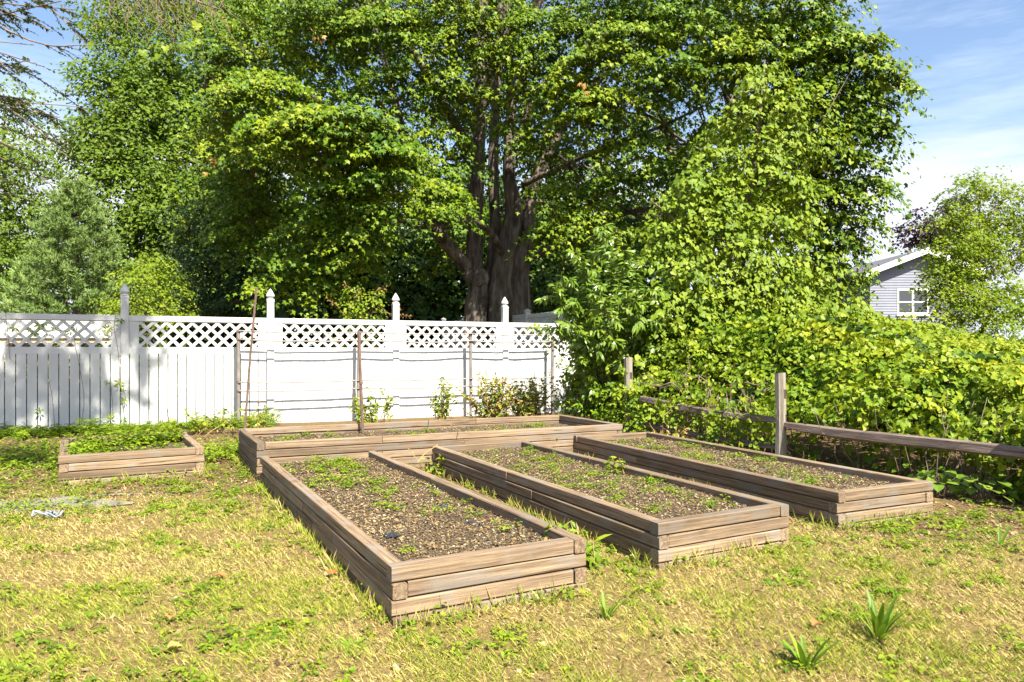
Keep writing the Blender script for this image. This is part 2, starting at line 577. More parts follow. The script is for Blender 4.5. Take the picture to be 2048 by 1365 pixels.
M['pale_pipe'] = noise_mat('pale_pipe', [(.35, (.24, .215, .195)), (.65, (.33, .30, .275))], 5.0, rough=.6)
M['rust'] = noise_mat('rusted_iron', [(.35, (.10, .062, .048)), (.65, (.18, .115, .088))], 20.0, rough=.85, bump=.2)
M['siding'] = noise_mat('grey_siding', [(.35, (.19, .20, .25)), (.65, (.225, .235, .29))], 1.2, rough=.6)
M['trim'] = noise_mat('white_trim', [(.35, (.76, .76, .76)), (.65, (.82, .82, .82))], 2.0, rough=.5)
M['shingle'] = noise_mat('roof_shingle', [(.35, (.09, .09, .10)), (.65, (.15, .15, .165))], 9.0, stretch=(1, 3, 3), rough=.9, bump=.3)
M['tarp'] = noise_mat('ground_cloth', [(.35, (.12, .115, .08)), (.65, (.21, .205, .155))], 5.0, rough=.85, bump=.3, spots=(7, .55, (.26, .22, .12), .8))
M['cloth'] = noise_mat('blue_grey_cloth', [(.4, (.10, .12, .16)), (.6, (.34, .37, .42))], 9.0, rough=.8)
M['black_cloth'] = noise_mat('black_weed_cloth', [(.4, (.012, .014, .016)), (.6, (.035, .04, .045))], 20.0, rough=.7)
M['far_board'] = noise_mat('pale_board', [(.4, (.60, .60, .58)), (.6, (.70, .70, .67))], 2.0, rough=.7)
M['tan_board'] = noise_mat('tan_board', [(.4, (.42, .33, .20)), (.6, (.5, .40, .26))], 4.0, rough=.8)

_g, _gnt, _go = new_mat('window_glass')
_pb = node(_gnt, 'ShaderNodeBsdfPrincipled', Roughness=.05)
_pb.inputs['Base Color'].default_value = (.055, .06, .065, 1)
_pb.inputs['Specular IOR Level'].default_value = .6
_gnt.links.new(_pb.outputs[0], _go.inputs['Surface'])
M['glass'] = _g

M['maple'] = leaf_mat('maple_leaf', [(.024, .070, .005), (.075, .150, .008), (.165, .24, .010), (.29, .33, .014)], trans=.17, tcol=(.95, 1.15, .35))
M['vine'] = leaf_mat('grape_leaf', [(.065, .140, .008), (.145, .225, .014), (.22, .295, .02), (.29, .35, .035)], trans=.26, rough=.5)
M['hedge'] = leaf_mat('hedge_leaf', [(.055, .125, .008), (.125, .215, .012), (.23, .305, .016), (.38, .40, .025)], trans=.27, rough=.45)
M['peach'] = leaf_mat('narrow_leaf', [(.085, .175, .012), (.16, .265, .02), (.24, .335, .03)], trans=.30, rough=.35, spec=.5)
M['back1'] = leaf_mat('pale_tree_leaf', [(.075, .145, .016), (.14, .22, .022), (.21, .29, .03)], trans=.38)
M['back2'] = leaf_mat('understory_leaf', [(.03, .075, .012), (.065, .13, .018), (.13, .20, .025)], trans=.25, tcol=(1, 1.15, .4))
M['olive'] = leaf_mat('grey_green_leaf', [(.035, .075, .022), (.07, .12, .040), (.13, .19, .07)], trans=.30)
M['lime'] = leaf_mat('lime_leaf', [(.13, .22, .016), (.22, .31, .02), (.33, .39, .03)], trans=.40)
M['purple'] = leaf_mat('purple_leaf', [(.020, .010, .013), (.045, .022, .028), (.085, .045, .045)], trans=.25, tcol=(1.2, .7, .7))
M['pine'] = leaf_mat('pine_needle', [(.14, .235, .06), (.24, .36, .10), (.37, .49, .16)], trans=.25, tcol=(1, 1, .8))
M['hemlock'] = leaf_mat('hemlock_needle', [(.03, .06, .02), (.06, .10, .03), (.12, .15, .04)], trans=.25)
M['weed'] = leaf_mat('weed_leaf', [(.085, .18, .012), (.16, .275, .016), (.26, .345, .02), (.35, .39, .035)], trans=.34)
M['plantain'] = leaf_mat('plantain_leaf', [(.10, .20, .022), (.18, .30, .028), (.27, .37, .04)], trans=.28, rough=.38)
M['drystalk'] = attr_mat('dry_stalk', [(0, (.20, .11, .045)), (.35, (.36, .22, .075)), (.7, (.46, .33, .13)), (1, (.50, .40, .21))], trans=.2)
M['grass'] = attr_mat('lawn_blades', [(0, (.22, .155, .05)), (.2, (.42, .33, .115)), (.5, (.66, .555, .235)), (.6, (.44, .42, .065)), (.8, (.25, .31, .03)), (1, (.12, .195, .016))], rough=.7, trans=.3)
M['litter'] = attr_mat('leaf_litter', [(0, (.055, .037, .021)), (.22, (.135, .090, .045)), (.48, (.23, .165, .082)), (.72, (.33, .25, .13)), (.85, (.28, .15, .045)), (.90, (.37, .315, .21)), (.96, (.18, .158, .125))], interp='CONSTANT', rough=.85)
M['deadleaf'] = attr_mat('dead_leaf', [(0, (.30, .12, .04)), (1, (.50, .26, .09))], rough=.8, trans=.2)

# ------------------------------------------------------------------ the lie of the land
FD = np.array([.910, .414]); FN = np.array([.414, -.910])          # white fence: run and normal towards the camera
F0 = np.array([-6.82, 12.6])
RB = np.array([3.30, 8.80]); RDIR = np.array([.47, -.883]); RN = np.array([.883, .47])   # split-rail line


def ground_z(x, y):
    x = np.asarray(x, float); y = np.asarray(y, float)
    q = (x - F0[0]) * FN[0] + (y - F0[1]) * FN[1]
    r = (x - RB[0]) * RN[0] + (y - RB[1]) * RN[1]
    z = .03 + .06 * smooth(5.5, .5, q) + .05 * (fbm(x, y, .55, 3) - .5)
    z = z + (1.25 * smooth(0.5, -14, q) + 1.5 * smooth(-10, -40, q)) * smooth(3.0, -1.0, r)
    z = z + 1.6 * smooth(1.5, 24, r) * smooth(2, 9, y)
    z = z + .012 * (fbm(x, y, 5.0, 9) - .5)
    return z


def ground_mesh():
    def axis(fine_lo, fine_hi, step, lo, hi):
        a = list(np.arange(fine_lo, fine_hi + 1e-6, step))
        s, v = step, fine_lo
        left = []
        while v > lo:
            s *= 1.22; v -= s; left.append(v)
        s, v = step, fine_hi
        right = []
        while v < hi:
            s *= 1.22; v += s; right.append(v)
        return np.array(left[::-1] + a + right)
    xs = axis(-8, 8, .17, -700, 700); ys = axis(2.0, 15, .17, -400, 900)
    X, Y = np.meshgrid(xs, ys)
    Z = ground_z(X, Y)
    V = np.stack([X.ravel(), Y.ravel(), Z.ravel()], 1)
    nx, ny = len(xs), len(ys)
    i = np.arange(ny - 1)[:, None] * nx + np.arange(nx - 1)[None, :]
    Q = np.stack([i, i + 1, i + 1 + nx, i + nx], -1).reshape(-1, 4)
    return V, Q


m, nt, out = new_mat('thatch_and_soil')
tc = node(nt, 'ShaderNodeTexCoord')
n1 = node(nt, 'ShaderNodeTexNoise', Scale=.9, Detail=5.0)
n2 = node(nt, 'ShaderNodeTexNoise', Scale=38.0, Detail=6.0, Roughness=.7)
nt.links.new(tc.outputs['Object'], n1.inputs['Vector']); nt.links.new(tc.outputs['Object'], n2.inputs['Vector'])
ra = ramp(nt, [(.30, (.075, .052, .020)), (.5, (.17, .12, .045)), (.7, (.30, .225, .085))])
rb = ramp(nt, [(.30, (.055, .036, .018)), (.5, (.13, .086, .040)), (.7, (.23, .158, .072))])
nt.links.new(n2.outputs['Fac'], ra.inputs['Fac']); nt.links.new(n2.outputs['Fac'], rb.inputs['Fac'])
mr = node(nt, 'ShaderNodeMapRange'); mr.inputs['From Min'].default_value = .42; mr.inputs['From Max'].default_value = .58
ga = node(nt, 'ShaderNodeAttribute', attribute_name='lawn')
gm = node(nt, 'ShaderNodeMath', operation='MULTIPLY_ADD'); gm.inputs[1].default_value = .5
nt.links.new(ga.outputs['Fac'], gm.inputs[0]); nt.links.new(n1.outputs['Fac'], gm.inputs[2])
mr.inputs['From Min'].default_value = .62; mr.inputs['From Max'].default_value = .90
nt.links.new(gm.outputs[0], mr.inputs['Value'])
mx = node(nt, 'ShaderNodeMixRGB')
nt.links.new(mr.outputs['Result'], mx.inputs['Fac']); nt.links.new(rb.outputs['Color'], mx.inputs['Color1']); nt.links.new(ra.outputs['Color'], mx.inputs['Color2'])
pb = node(nt, 'ShaderNodeBsdfPrincipled', Roughness=.95)
pb.inputs['Specular IOR Level'].default_value = .15
bp = node(nt, 'ShaderNodeBump', Strength=.7, Distance=.02)
nt.links.new(n2.outputs['Fac'], bp.inputs['Height']); nt.links.new(bp.outputs['Normal'], pb.inputs['Normal'])
nt.links.new(mx.outputs['Color'], pb.inputs['Base Color']); nt.links.new(pb.outputs[0], out.inputs['Surface'])
M['ground'] = m
V, Q = ground_mesh()


def lawn_mask(x, y):
    """How grassy the ground is: 1 on the open lawn, falling off among the beds."""
    return smooth(8.0, 6.0, y + .30 * np.clip(x + 2, 0, 9) + 1.2 * (fbm(x, y, .9, 51) - .5))


gme = mesh_np('ground', V, Q, M['ground'], smooth_shade=True)
gat = gme.attributes.new('lawn', 'FLOAT', 'POINT')
gat.data.foreach_set('value', lawn_mask(V[:, 0], V[:, 1]).astype(np.float32))
tag(link('ground', gme), 'dry tan lawn soil and thatch of the whole yard', 'ground', kind='structure')

# ------------------------------------------------------------------ raised timber beds
TH = 0.089
BEDS = {}


def timber(parent, a, b, z, th=TH, off=0.0):
    """One timber whose axis runs from a to b (2D), bottom at z."""
    a = np.asarray(a, float); b = np.asarray(b, float)
    d = b - a
    ln = float(np.linalg.norm(d))
    yaw = math.atan2(d[1], d[0])
    n = max(1, int(round(ln / .8)))
    bv = .007
    h = th / 2 - .0028
    prof = np.array([(-h + bv, -h), (h - bv, -h), (h, -h + bv), (h, h - bv), (h - bv, h), (-h + bv, h), (-h, h - bv), (-h, -h + bv)])
    V = []
    bowa = random.uniform(-.012, .012) if ln > 1.4 else 0
    for i in range(n + 1):
        jit = np.array([random.uniform(-.0035, .0035), random.uniform(-.0008, .0022)])
        pr = prof + jit
        if i in (0, n):
            pr = prof * np.array([.975, .985]) + jit * .4
        bow = bowa * math.sin(math.pi * i / n)
        for (y, zz) in pr:
            y += bow
            V.append((-ln / 2 + ln * i / n + random.uniform(-.001, .001), y, zz))
    q = [(i * 8 + k, i * 8 + (k + 1) % 8, (i + 1) * 8 + (k + 1) % 8, (i + 1) * 8 + k) for i in range(n) for k in range(8)]
    me = mesh_np('timber', np.array(V), [np.array(q)[:, ::-1], np.array([list(range(8)), [n * 8 + k for k in range(8)][::-1]])], M['timber'])
    c = (a + b) / 2
    mw = Matrix.Translation((c[0], c[1], z + th / 2)) @ Matrix.Rotation(yaw + random.uniform(-.0015, .0015), 4, 'Z') @ Matrix.Rotation(random.uniform(-.03, .03), 4, 'X')
    return link('timber', me, parent, mw)


def bed(name, label, c00, c10, c11, c01, ztop, courses, soil_drop, joints, start=0, openback=False, flips=()):
    """c00 near-left, c10 near-right, c11 far-right, c01 far-left: outer corners; sides butt in pinwheel fashion, swapped each course."""
    c = [np.array(p, float) for p in (c00, c10, c11, c01)]
    cen = sum(c) / 4
    t = thing(name, (cen[0], cen[1], ztop - courses * TH), label, 'garden bed', 'raised timber garden beds')
    for k in range(courses):
        z = ztop - (k + 1) * TH
        way = (k + start) % 2
        for s in range(4):
            if openback and s == 2:
                continue
            A, B = c[s], c[(s + 1) % 4]
            u = (B - A) / np.linalg.norm(B - A)
            inn = np.array([-u[1], u[0]])
            lng = np.linalg.norm(B - A)
            gap = .003
            if way == 0:
                a0, b0 = A, B - u * (TH + gap)
            else:
                a0, b0 = A + u * (TH + gap), B
            sh = inn * (TH / 2 + random.uniform(-.004, .005))
            a0 = a0 + sh; b0 = b0 + sh
            L0 = float(np.linalg.norm(b0 - a0))
            cuts = []
            if lng > 2.6:
                js = joints[(k * 2 + (s // 2)) % len(joints)]
                cuts = [j * L0 for j in js]
            elif k == 2 and s == 0 and name == 'raised_bed':
                cuts = []
            xs = [0] + cuts + [L0]
            for i in range(len(xs) - 1):
                x0 = xs[i] + (.002 if i else 0); x1 = xs[i + 1] - (.002 if i < len(xs) - 2 else 0)
                wob = inn * random.uniform(-.006, .006) if cuts else 0
                timber(t, a0 + u * x0 + wob, a0 + u * x1 + wob * .5, z)
    # soil inside
    zs = ztop - soil_drop
    nu, nv = 46, 18
    g = []
    inset = TH * .6
    for i in range(nu + 1):
        for j in range(nv + 1):
            a, b = i / nu, j / nv
            p = (c[0] * (1 - b) + c[1] * b) * (1 - a) + (c[3] * (1 - b) + c[2] * b) * a
            p = cen + (p - cen) * (1 - inset / np.linalg.norm(c[1] - c[0]) * 1.6)
            zz = zs + .05 * (float(fbm(p[0], p[1], 1.6, 21)) - .5) + .03 * (float(fbm(p[0], p[1], 9, 31)) - .5)
            g.append((p[0], p[1], zz))
    g = np.array(g)
    i = np.arange(nu)[:, None] * (nv + 1) + np.arange(nv)[None, :]
    Q = np.stack([i, i + 1, i + nv + 2, i + nv + 1], -1).reshape(-1, 4)
    so = link('soil', mesh_np('soil', g, Q, M['soil'], smooth_shade=True), t)
    BEDS[label] = (c, zs, t, so)
    return t, so, c, zs


J = [(.55,), (.40,), (.62,), (.48,), (.35,), (.58,)]
b1 = bed('raised_bed', 'weathered raised bed whose near corner juts lowest into the lawn', (-.625, 3.725), (.45, 4.315), (-1.60, 8.24), (-2.72, 7.72), .33, 4, .075, J, start=0, openback=True)
b2 = bed('raised_bed', 'raised bed in the middle of the three parallel long beds', (.963, 4.683), (2.05, 5.28), (.16, 9.12), (-.965, 8.56), .33, 4, .07, J[2:] + J[:2], start=0)
b3 = bed('raised_bed', 'raised bed alongside the split-rail fence, leafy vines behind it', (2.608, 5.72), (3.66, 6.21), (1.93, 10.12), (.83, 9.66), .33, 4, .07, J[1:] + J[:1], start=1)
b4 = bed('raised_bed', 'long raised bed lying crosswise before the white fence and pipe trellis', (-2.82, 7.90), (1.545, 9.98), (.80, 11.52), (-3.60, 9.40), .45, 5, .13, [(.28,), (.30, .66), (.52,), (.40,)], start=1)
b5 = bed('raised_bed', 'small separate raised bed full of leafy weeds by the picket fence', (-4.76, 7.50), (-3.55, 8.25), (-4.50, 9.86), (-5.72, 9.08), .36, 4, .10, J, start=0)


def in_quad(x, y, c, grow=0.0):
    cen = sum(c) / 4
    ok = np.ones_like(x, dtype=bool)
    for s in range(4):
        A, B = c[s], c[(s + 1) % 4]
        u = (B - A) / np.linalg.norm(B - A)
        n = np.array([-u[1], u[0]])
        ok &= ((x - A[0]) * n[0] + (y - A[1]) * n[1]) > -grow
    return ok


ALLB = [b1, b2, b3, b4, b5]


def in_any_bed(x, y, grow=0.0):
    r = np.zeros_like(x, dtype=bool)
    for b in ALLB:
        r |= in_quad(x, y, b[2], grow)
    return r


def scatter_quad(c, n, inset=.1):
    a = RNG.random(n); b = RNG.random(n)
    cen = sum(c) / 4
    p = ((c[0][None] * (1 - b)[:, None] + c[1][None] * b[:, None]) * (1 - a)[:, None] + (c[3][None] * (1 - b)[:, None] + c[2][None] * b[:, None]) * a[:, None])
    return cen + (p - cen) * (1 - inset)


def soil_height(x, y, zs):
    return zs + .05 * (fbm(x, y, 1.6, 21) - .5) + .03 * (fbm(x, y, 9, 31) - .5)


def litter_object(name, xy, z, smin, smax, parent=None, bias=0.0):
    n = len(xy)
    pos = np.column_stack([xy, z + RNG.uniform(.002, .016, n)])
    a = RNG.random(n) * 2 * np.pi
    d = np.column_stack([np.cos(a), np.sin(a), RNG.normal(0, .3, n)])
    nr = norm(np.column_stack([RNG.normal(0, .4, n), RNG.normal(0, .4, n), np.ones(n)]))
    o = leaf_object(name, 'chip', pos, d, nr, RNG.uniform(smin, smax, n) * RNG.choice([.6, 1, 1, 1.5], n), M['litter'], parent,
                    rnd=np.clip(RNG.random(n) + bias, 0, 1), width=RNG.uniform(.14, .75, n))
    o['kind'] = 'stuff'
    return o


for (t, so, c, zs), nl in zip(ALLB, (30000, 24000, 20000, 15000, 3000)):
    xy = scatter_quad(c, nl)
    litter_object('leaf_litter', xy, soil_height(xy[:, 0], xy[:, 1], zs), .006, .019, so)

# black weed cloth showing through the litter of the nearest bed
for k, (px, py) in enumerate([(945, 1047), (885, 1012), (785, 1078), (1085, 1068)]):
    d = (EYE - .265) * F / (py - HOR)
    X = (px - 1024) / F * d
    zz = float(soil_height(X, d, b1[3]))
    g = np.array([(X + (i / 4 - .5) * .12 * (1 - .5 * abs(j / 2 - 1)) + random.uniform(-.012, .012), d + (j / 4 - .5) * .07 + random.uniform(-.01, .01), zz - .004 + .030 * math.exp(-((i - 2) ** 2 + (j - 2) ** 2) / 2.5) + random.uniform(0, .01)) for i in range(5) for j in range(5)])
    ii = np.arange(4)[:, None] * 5 + np.arange(4)[None, :]
    Q = np.stack([ii, ii + 1, ii + 6, ii + 5], -1).reshape(-1, 4)
    o = link('weed_cloth', mesh_np('weed_cloth', g, Q, M['black_cloth']), b1[1])

# ------------------------------------------------------------------ white vinyl fence
fence = thing('vinyl_fence', (F0[0], F0[1], .1), 'white vinyl fence with lattice top and acorn-capped posts behind the beds', 'fence')
YAW_F = math.atan2(FD[1], FD[0])
PS = 2.44
Z_TOP, Z_TR, Z_LB, Z_MR, Z_BOT = 2.10, 2.00, 1.54, 1.42, .07


def fpos(t):
    p = F0 + FD * PS * t
    return p


def fmat(t, z=0.0, off=0.0):
    p = fpos(t) + FN * off
    return Matrix.Translation((p[0], p[1], z)) @ Matrix.Rotation(YAW_F, 4, 'Z')


def lathe4(prof):
    """Square-section finial from (radius, z) pairs with eight sides."""
    V, q = [], []
    for r, z in prof:
        for k in range(12):
            a = 2 * math.pi * k / 12 + math.pi / 12
            sq = 1.0
            V.append((r * math.cos(a) * sq, r * math.sin(a) * sq, z))
    for i in range(len(prof) - 1):
        for k in range(12):
            q.append((i * 12 + k, i * 12 + (k + 1) % 12, (i + 1) * 12 + (k + 1) % 12, (i + 1) * 12 + k))
    return np.array(V), np.array(q)


pv, pf = bevel_box((0, -.064, -.064), (2.44, .064, .064), .008)
pv = np.stack([pv[:, 1], pv[:, 2], pv[:, 0]], 1)
me_post = mesh_np('post', pv, pf, M['vinyl'])
cv, cf = lathe4([(.075, 0), (.078, .012), (.072, .024), (.050, .030), (.046, .040), (.062, .055), (.078, .072), (.080, .088), (.066, .120), (.042, .165), (.016, .205), (.001, .222)])
me_cap = mesh_np('finial', cv, cf, M['vinyl'])
kv, kf = bevel_box((0, -.070, -.070), (.03, .070, .070), .008)
kv = np.stack([kv[:, 1], kv[:, 2], kv[:, 0]], 1)
me_col = mesh_np('collar', kv, kf, M['vinyl'])
POSTS = [-1, 0, 1, 2, 3, 3.68]
for t in POSTS:
    zg = 0.0
    po = link('post', me_post, fence, fmat(t, zg))
    link('collar', me_col, po, fmat(t, zg + 2.405))
    link('finial', me_cap, po, fmat(t, zg + 2.44))
for t0, t1 in zip(POSTS[:-1], POSTS[1:]):
    w = (t1 - t0) * PS - .128
    tm = (t0 + t1) / 2
    solid = t0 >= 1

    def rail_box(nm, z0, z1, y0, y1, x0=-w / 2, x1=w / 2, par=fence):
        v, f = bevel_box((x0, y0, z0), (x1, y1, z1), .006)
        return link(nm, mesh_np(nm, v, f, M['vinyl']), par, fmat(tm))
    rail_box('top_rail', Z_TR, Z_TOP, -.032, .032)
    rail_box('middle_rail', Z_MR, Z_LB, -.030, .030)
    rail_box('bottom_rail', Z_BOT, Z_BOT + .10, -.024, .024)
    # stiles beside the lattice
    sw = .155
    rail_box('lattice_stile', Z_LB, Z_TR, -.022, .022, -w / 2, -w / 2 + sw)
    rail_box('lattice_stile', Z_LB, Z_TR, -.022, .022, w / 2 - sw, w / 2)
    # pickets
    npk = max(2, int(round(15 * (t1 - t0))))
    gp = .014 if not solid else .0025
    pw = (w - gp * (npk + 1)) / npk
    v, f = bevel_box((Z_BOT + .02, -pw / 2, -.011), (Z_MR + .004, pw / 2, .011), .003)
    v = np.stack([v[:, 1], v[:, 2], v[:, 0]], 1)
    me_pk = mesh_np('picket', v, f, M['vinyl'])
    for i in range(npk):
        x = -w / 2 + gp + pw / 2 + i * (pw + gp)
        link('picket', me_pk, fence, fmat(tm) @ Matrix.Translation((x, -.027 + random.uniform(-.0015, .0015), random.uniform(-.004, .004))))
    # lattice: crossing strips, each a piece of its own, clipped to the opening
    lat = None
    x0, x1, z0, z1 = -w / 2 + sw, w / 2 - sw, Z_LB, Z_TR
    hgt = z1 - z0
    step, hw = .212, .0265
    for sgn in (1, -1):
        k = -int(hgt / step) - 3
        while True:
            xs = x0 + k * step * 1.0
            if xs > x1 + hgt:
                break
            k += 1
            # strip centre line x = xs + s*(z-z0) (s=+1) or from the top down
            pts = []
            dx = hw * math.sqrt(2)
            poly = [(xs - dx, z0), (xs + dx, z0), (xs + dx + hgt, z1), (xs - dx + hgt, z1)]
            if sgn < 0:
                poly = [(x, z0 + z1 - z) for x, z in poly][::-1]

            def clip(pl, lim, keep_less):
                o_ = []
                for a_, b_ in zip(pl, pl[1:] + pl[:1]):
                    ia = (a_[0] <= lim) if keep_less else (a_[0] >= lim)
                    ib = (b_[0] <= lim) if keep_less else (b_[0] >= lim)
                    if ia: o_.append(a_)
                    if ia != ib:
                        tt = (lim - a_[0]) / (b_[0] - a_[0])
                        o_.append((lim, a_[1] + tt * (b_[1] - a_[1])))
                return o_
            poly = clip(clip(poly, x0 + .001, False), x1 - .001, True)
            if len(poly) < 3:
                continue
            area = abs(sum(p_[0] * q_[1] - q_[0] * p_[1] for p_, q_ in zip(poly, poly[1:] + poly[:1]))) / 2
            if area < .0006:
                continue
            y = -.007 if sgn > 0 else .0055
            n = len(poly)
            V = np.array([(x, y - .006, z) for x, z in poly] + [(x, y + .006, z) for x, z in poly])
            fs = [np.array([list(range(n)), list(range(n, 2 * n))[::-1]]), np.array([(i, n + i, n + (i + 1) % n, (i + 1) % n) for i in range(n)])]
            fs = [fs[0], fs[1]]
            me = mesh_np('lattice_strip', V, fs, M['vinyl'])
            if lat is None:
                lv, lf = bevel_box((x0, -.008, Z_TR - .012), (x1, .008, Z_TR - .001), .002)
                lat = link('lattice', mesh_np('lattice', lv, lf, M['vinyl']), fence, fmat(tm))
            link('lattice_strip', me, lat, fmat(tm))

# side run of the neighbour's fence, leaving the corner post away from the camera
CORNER = fpos(3.68)
BD = np.array([-.414, .910])
side = thing('privacy_fence', (CORNER[0], CORNER[1], .4), 'plain solid pale grey board fence running back beneath the maple trunk', 'fence')
YAW_B = math.atan2(BD[1], BD[0])
for i in range(5):
    s0 = .10 + i * 2.2
    p = CORNER + BD * s0
    mw = Matrix.Translation((p[0], p[1], 0)) @ Matrix.Rotation(YAW_B, 4, 'Z')
    zt = 2.42 + .02 * i
    if i < 5:
        v, f = bevel_box((.3, -.06, -.06), (zt + .06, .06, .06), .006)
        v = np.stack([v[:, 1], v[:, 2], v[:, 0]], 1)
        po = link('post', mesh_np('post', v, f, M['vinyl']), side, mw)
        v, f = lathe4([(.095, 0), (.098, .02), (.05, .05), (.004, .075)])
        link('post_cap', mesh_np('post_cap', v, f, M['vinyl']), po, mw @ Matrix.Translation((0, 0, zt + .06)))
    if i < 4:
        v, f = bevel_box((.062, -.03, zt - .10), (2.138, .03, zt), .006)
        link('top_rail', mesh_np('top_rail', v, f, M['vinyl']), side, mw)
        n = 13
        pw = 2.07 / n
        v, f = bevel_box((.35, -pw / 2 + .0015, -.011), (zt - .10, pw / 2 - .0015, .011), .003)
        v = np.stack([v[:, 1], v[:, 2], v[:, 0]], 1)
        me_b = mesh_np('board', v, f, M['vinyl'])
        for k in range(n):
            link('board', me_b, side, mw @ Matrix.Translation((.065 + pw * (k + .5), 0, 0)))

# ------------------------------------------------------------------ pipe trellis and rods
OFF = .31
trel = thing('pipe_trellis', (*(fpos(1.6) + FN * OFF), .1), 'grey pipe trellis with paired sagging rails before the white fence', 'trellis')


def px_t(px, off=OFF):
    """Fence parameter where the line off metres before the fence crosses photo column px."""
    k = (px - 1024) / F
    b = F0 + FN * off
    return (k * b[1] - b[0]) / (PS * (FD[0] - k * FD[1]))


TP = [px_t(x) for x in (477, 716, 942, 1104)]
for i, t in enumerate(TP):
    p = fpos(t) + FN * OFF
    zt = (1.86, 1.84, 1.84, 1.78)[i]
    lean = (.0, .025, -.01, .015)[i]
    v, f = tube([(p[0], p[1], -.1), (p[0] + lean * .4, p[1], .8), (p[0] + lean, p[1], zt)], [.034, .034, .034], 10)
    po = link('post', mesh_np('post', v, f, M['pipe'], smooth_shade=False), trel)
    for zc in (zt - .03, zt - .17, .90, .745):
        v, f = tube([(p[0] + lean * zc / 1.8, p[1], zc - .022), (p[0] + lean * zc / 1.8, p[1], zc + .022)], [.042, .042], 10)
        link('clamp', mesh_np('clamp', v, f, M['rust']), po)
for zc, sg in ((1.84, .02), (1.69, .035), (.90, .015), (.745, .02)):
    for t0, t1 in zip(TP[:-1], TP[1:]):
        a = fpos(t0) + FN * (OFF + .05); b = fpos(t1) + FN * (OFF + .05)
        pts = []
        for k in range(9):
            u = k / 8
            p = a + (b - a) * u
            pts.append((p[0], p[1], zc - sg * 4 * u * (1 - u) * random.uniform(.8, 1.2) + (random.uniform(-.006, .006) if 0 < k < 8 else 0)))
        v, f = tube(pts, [.014] * 9, 7)
        link('rail', mesh_np('rail', v, f, M['pale_pipe'], smooth_shade=True), trel)

rod = thing('rusted_rod', P(490, 858, 10.35), 'tall thin rusted rod leaning up past the lattice', 'rod')
v, f = tube([P(489, 866, 10.35), P(500, 720, 10.35), P(513, 577, 10.35)], [.017, .017, .017], 8)
link('shaft', mesh_np('shaft', v, f, M['rust']), rod)
v, f = tube([P(513, 577, 10.35), P(513, 576, 10.35) + np.array([0, 0, .006])], [.0175, .014], 8)
link('tip', mesh_np('tip', v, f, M['rust']), rod)
rod2 = thing('rusted_rod', P(725, 872, 9.9), 'short rusted stake standing in the long crosswise bed', 'rod')
v, f = tube([P(726, 876, 9.9), P(722, 780, 9.9), P(718, 662, 9.9)], [.020, .020, .020], 8)
link('shaft', mesh_np('shaft', v, f, M['rust']), rod2)
v, f = tube([P(722, 768, 9.9), P(722, 764, 9.9)], [.028, .028], 8)
link('band', mesh_np('band', v, f, M['rust']), rod2)

# ------------------------------------------------------------------ split-rail fence
rails = thing('split_rail_fence', (RB[0], RB[1], 0), 'weathered split-rail fence disappearing into the leafy vine hedge', 'fence')


def rl(s, r=0.0, z=0.0):
    p = RB + RDIR * s + RN * r
    return np.array([p[0], p[1], z])


def rail_post(s, z0, z1, w=.062):
    p = rl(s)
    segs = 7
    prof = []
    for i in range(segs + 1):
        u = i / segs
        z = z0 + (z1 - z0) * u
        for k in range(8):
            a = 2 * math.pi * (k + .5) / 8
            rr = w * (1.12 if k % 2 else 1.05) * random.uniform(.97, 1.03)
            prof.append((rr * math.cos(a) * 1.05 + .012 * math.sin(u * 3), rr * math.sin(a), z + (0.012 * math.cos(a) if i == segs else 0)))
    q = [(i * 8 + k, i * 8 + (k + 1) % 8, (i + 1) * 8 + (k + 1) % 8, (i + 1) * 8 + k) for i in range(segs) for k in range(8)]
    po = link('post', mesh_np('post', np.array(prof), [np.array(q), np.array([[segs * 8 + k for k in range(8)]])], M['post_wood']), rails,
              Matrix.Translation((p[0], p[1], 0)) @ Matrix.Rotation(math.atan2(RDIR[1], RDIR[0]), 4, 'Z'))
    return po


M['slot'] = noise_mat('slot_wood', [(.4, (.05, .035, .025)), (.6, (.09, .065, .05))], 8.0, rough=.95)
for s, z0, z1 in ((0.0, -.2, 1.19), (-3.05, -.1, 1.36), (3.05, -.2, 1.15)):
    po = rail_post(s, z0, z1)
    for zc in (.94 * z1 / 1.19, .63 * z1 / 1.19):
        p = rl(s)
        mw = Matrix.Translation((p[0], p[1], zc)) @ Matrix.Rotation(math.atan2(RDIR[1], RDIR[0]), 4, 'Z')
        v, q = box_vf((.045, -.022, -.055), (.0755, .022, .055))
        link('slot', mesh_np('slot', v, q, M['slot']), po, mw)


def split_rail(s0, z0, s1, z1, sag=.03, w=.055, h=.062, roff=0.0):
    n = 9
    a, b = rl(s0, roff, z0), rl(s1, roff, z1)
    ln = float(np.linalg.norm(b - a))
    V = []
    for i in range(n + 1):
        u = i / n
        tap = min(1, .55 + 3.2 * min(u, 1 - u))
        oy, oz = .018 * math.sin(u * 5 + s0), -sag * 4 * u * (1 - u) + .012 * math.sin(u * 7.3 + s1)
        for (y, z) in ((-w, -h * .6), (-w * .1, -h), (w * .9, -h * .5), (w, h * .4), (w * .2, h), (-w * .75, h * .7)):
            V.append((ln * (u - .5), y * tap * random.uniform(.9, 1.08) + oy, z * tap * random.uniform(.93, 1.06) + oz))
    q = [(i * 6 + k, i * 6 + (k + 1) % 6, (i + 1) * 6 + (k + 1) % 6, (i + 1) * 6 + k) for i in range(n) for k in range(6)]
    d = Vector(b - a).normalized()
    mw = Matrix.Translation(Vector((a + b) / 2)) @ d.to_track_quat('X', 'Z').to_matrix().to_4x4()
    return link('rail', mesh_np('rail', np.array(V), [np.array(q)[:, ::-1], np.array([list(range(6)), [n * 6 + k for k in range(6)][::-1]])], M['rail']), rails, mw)


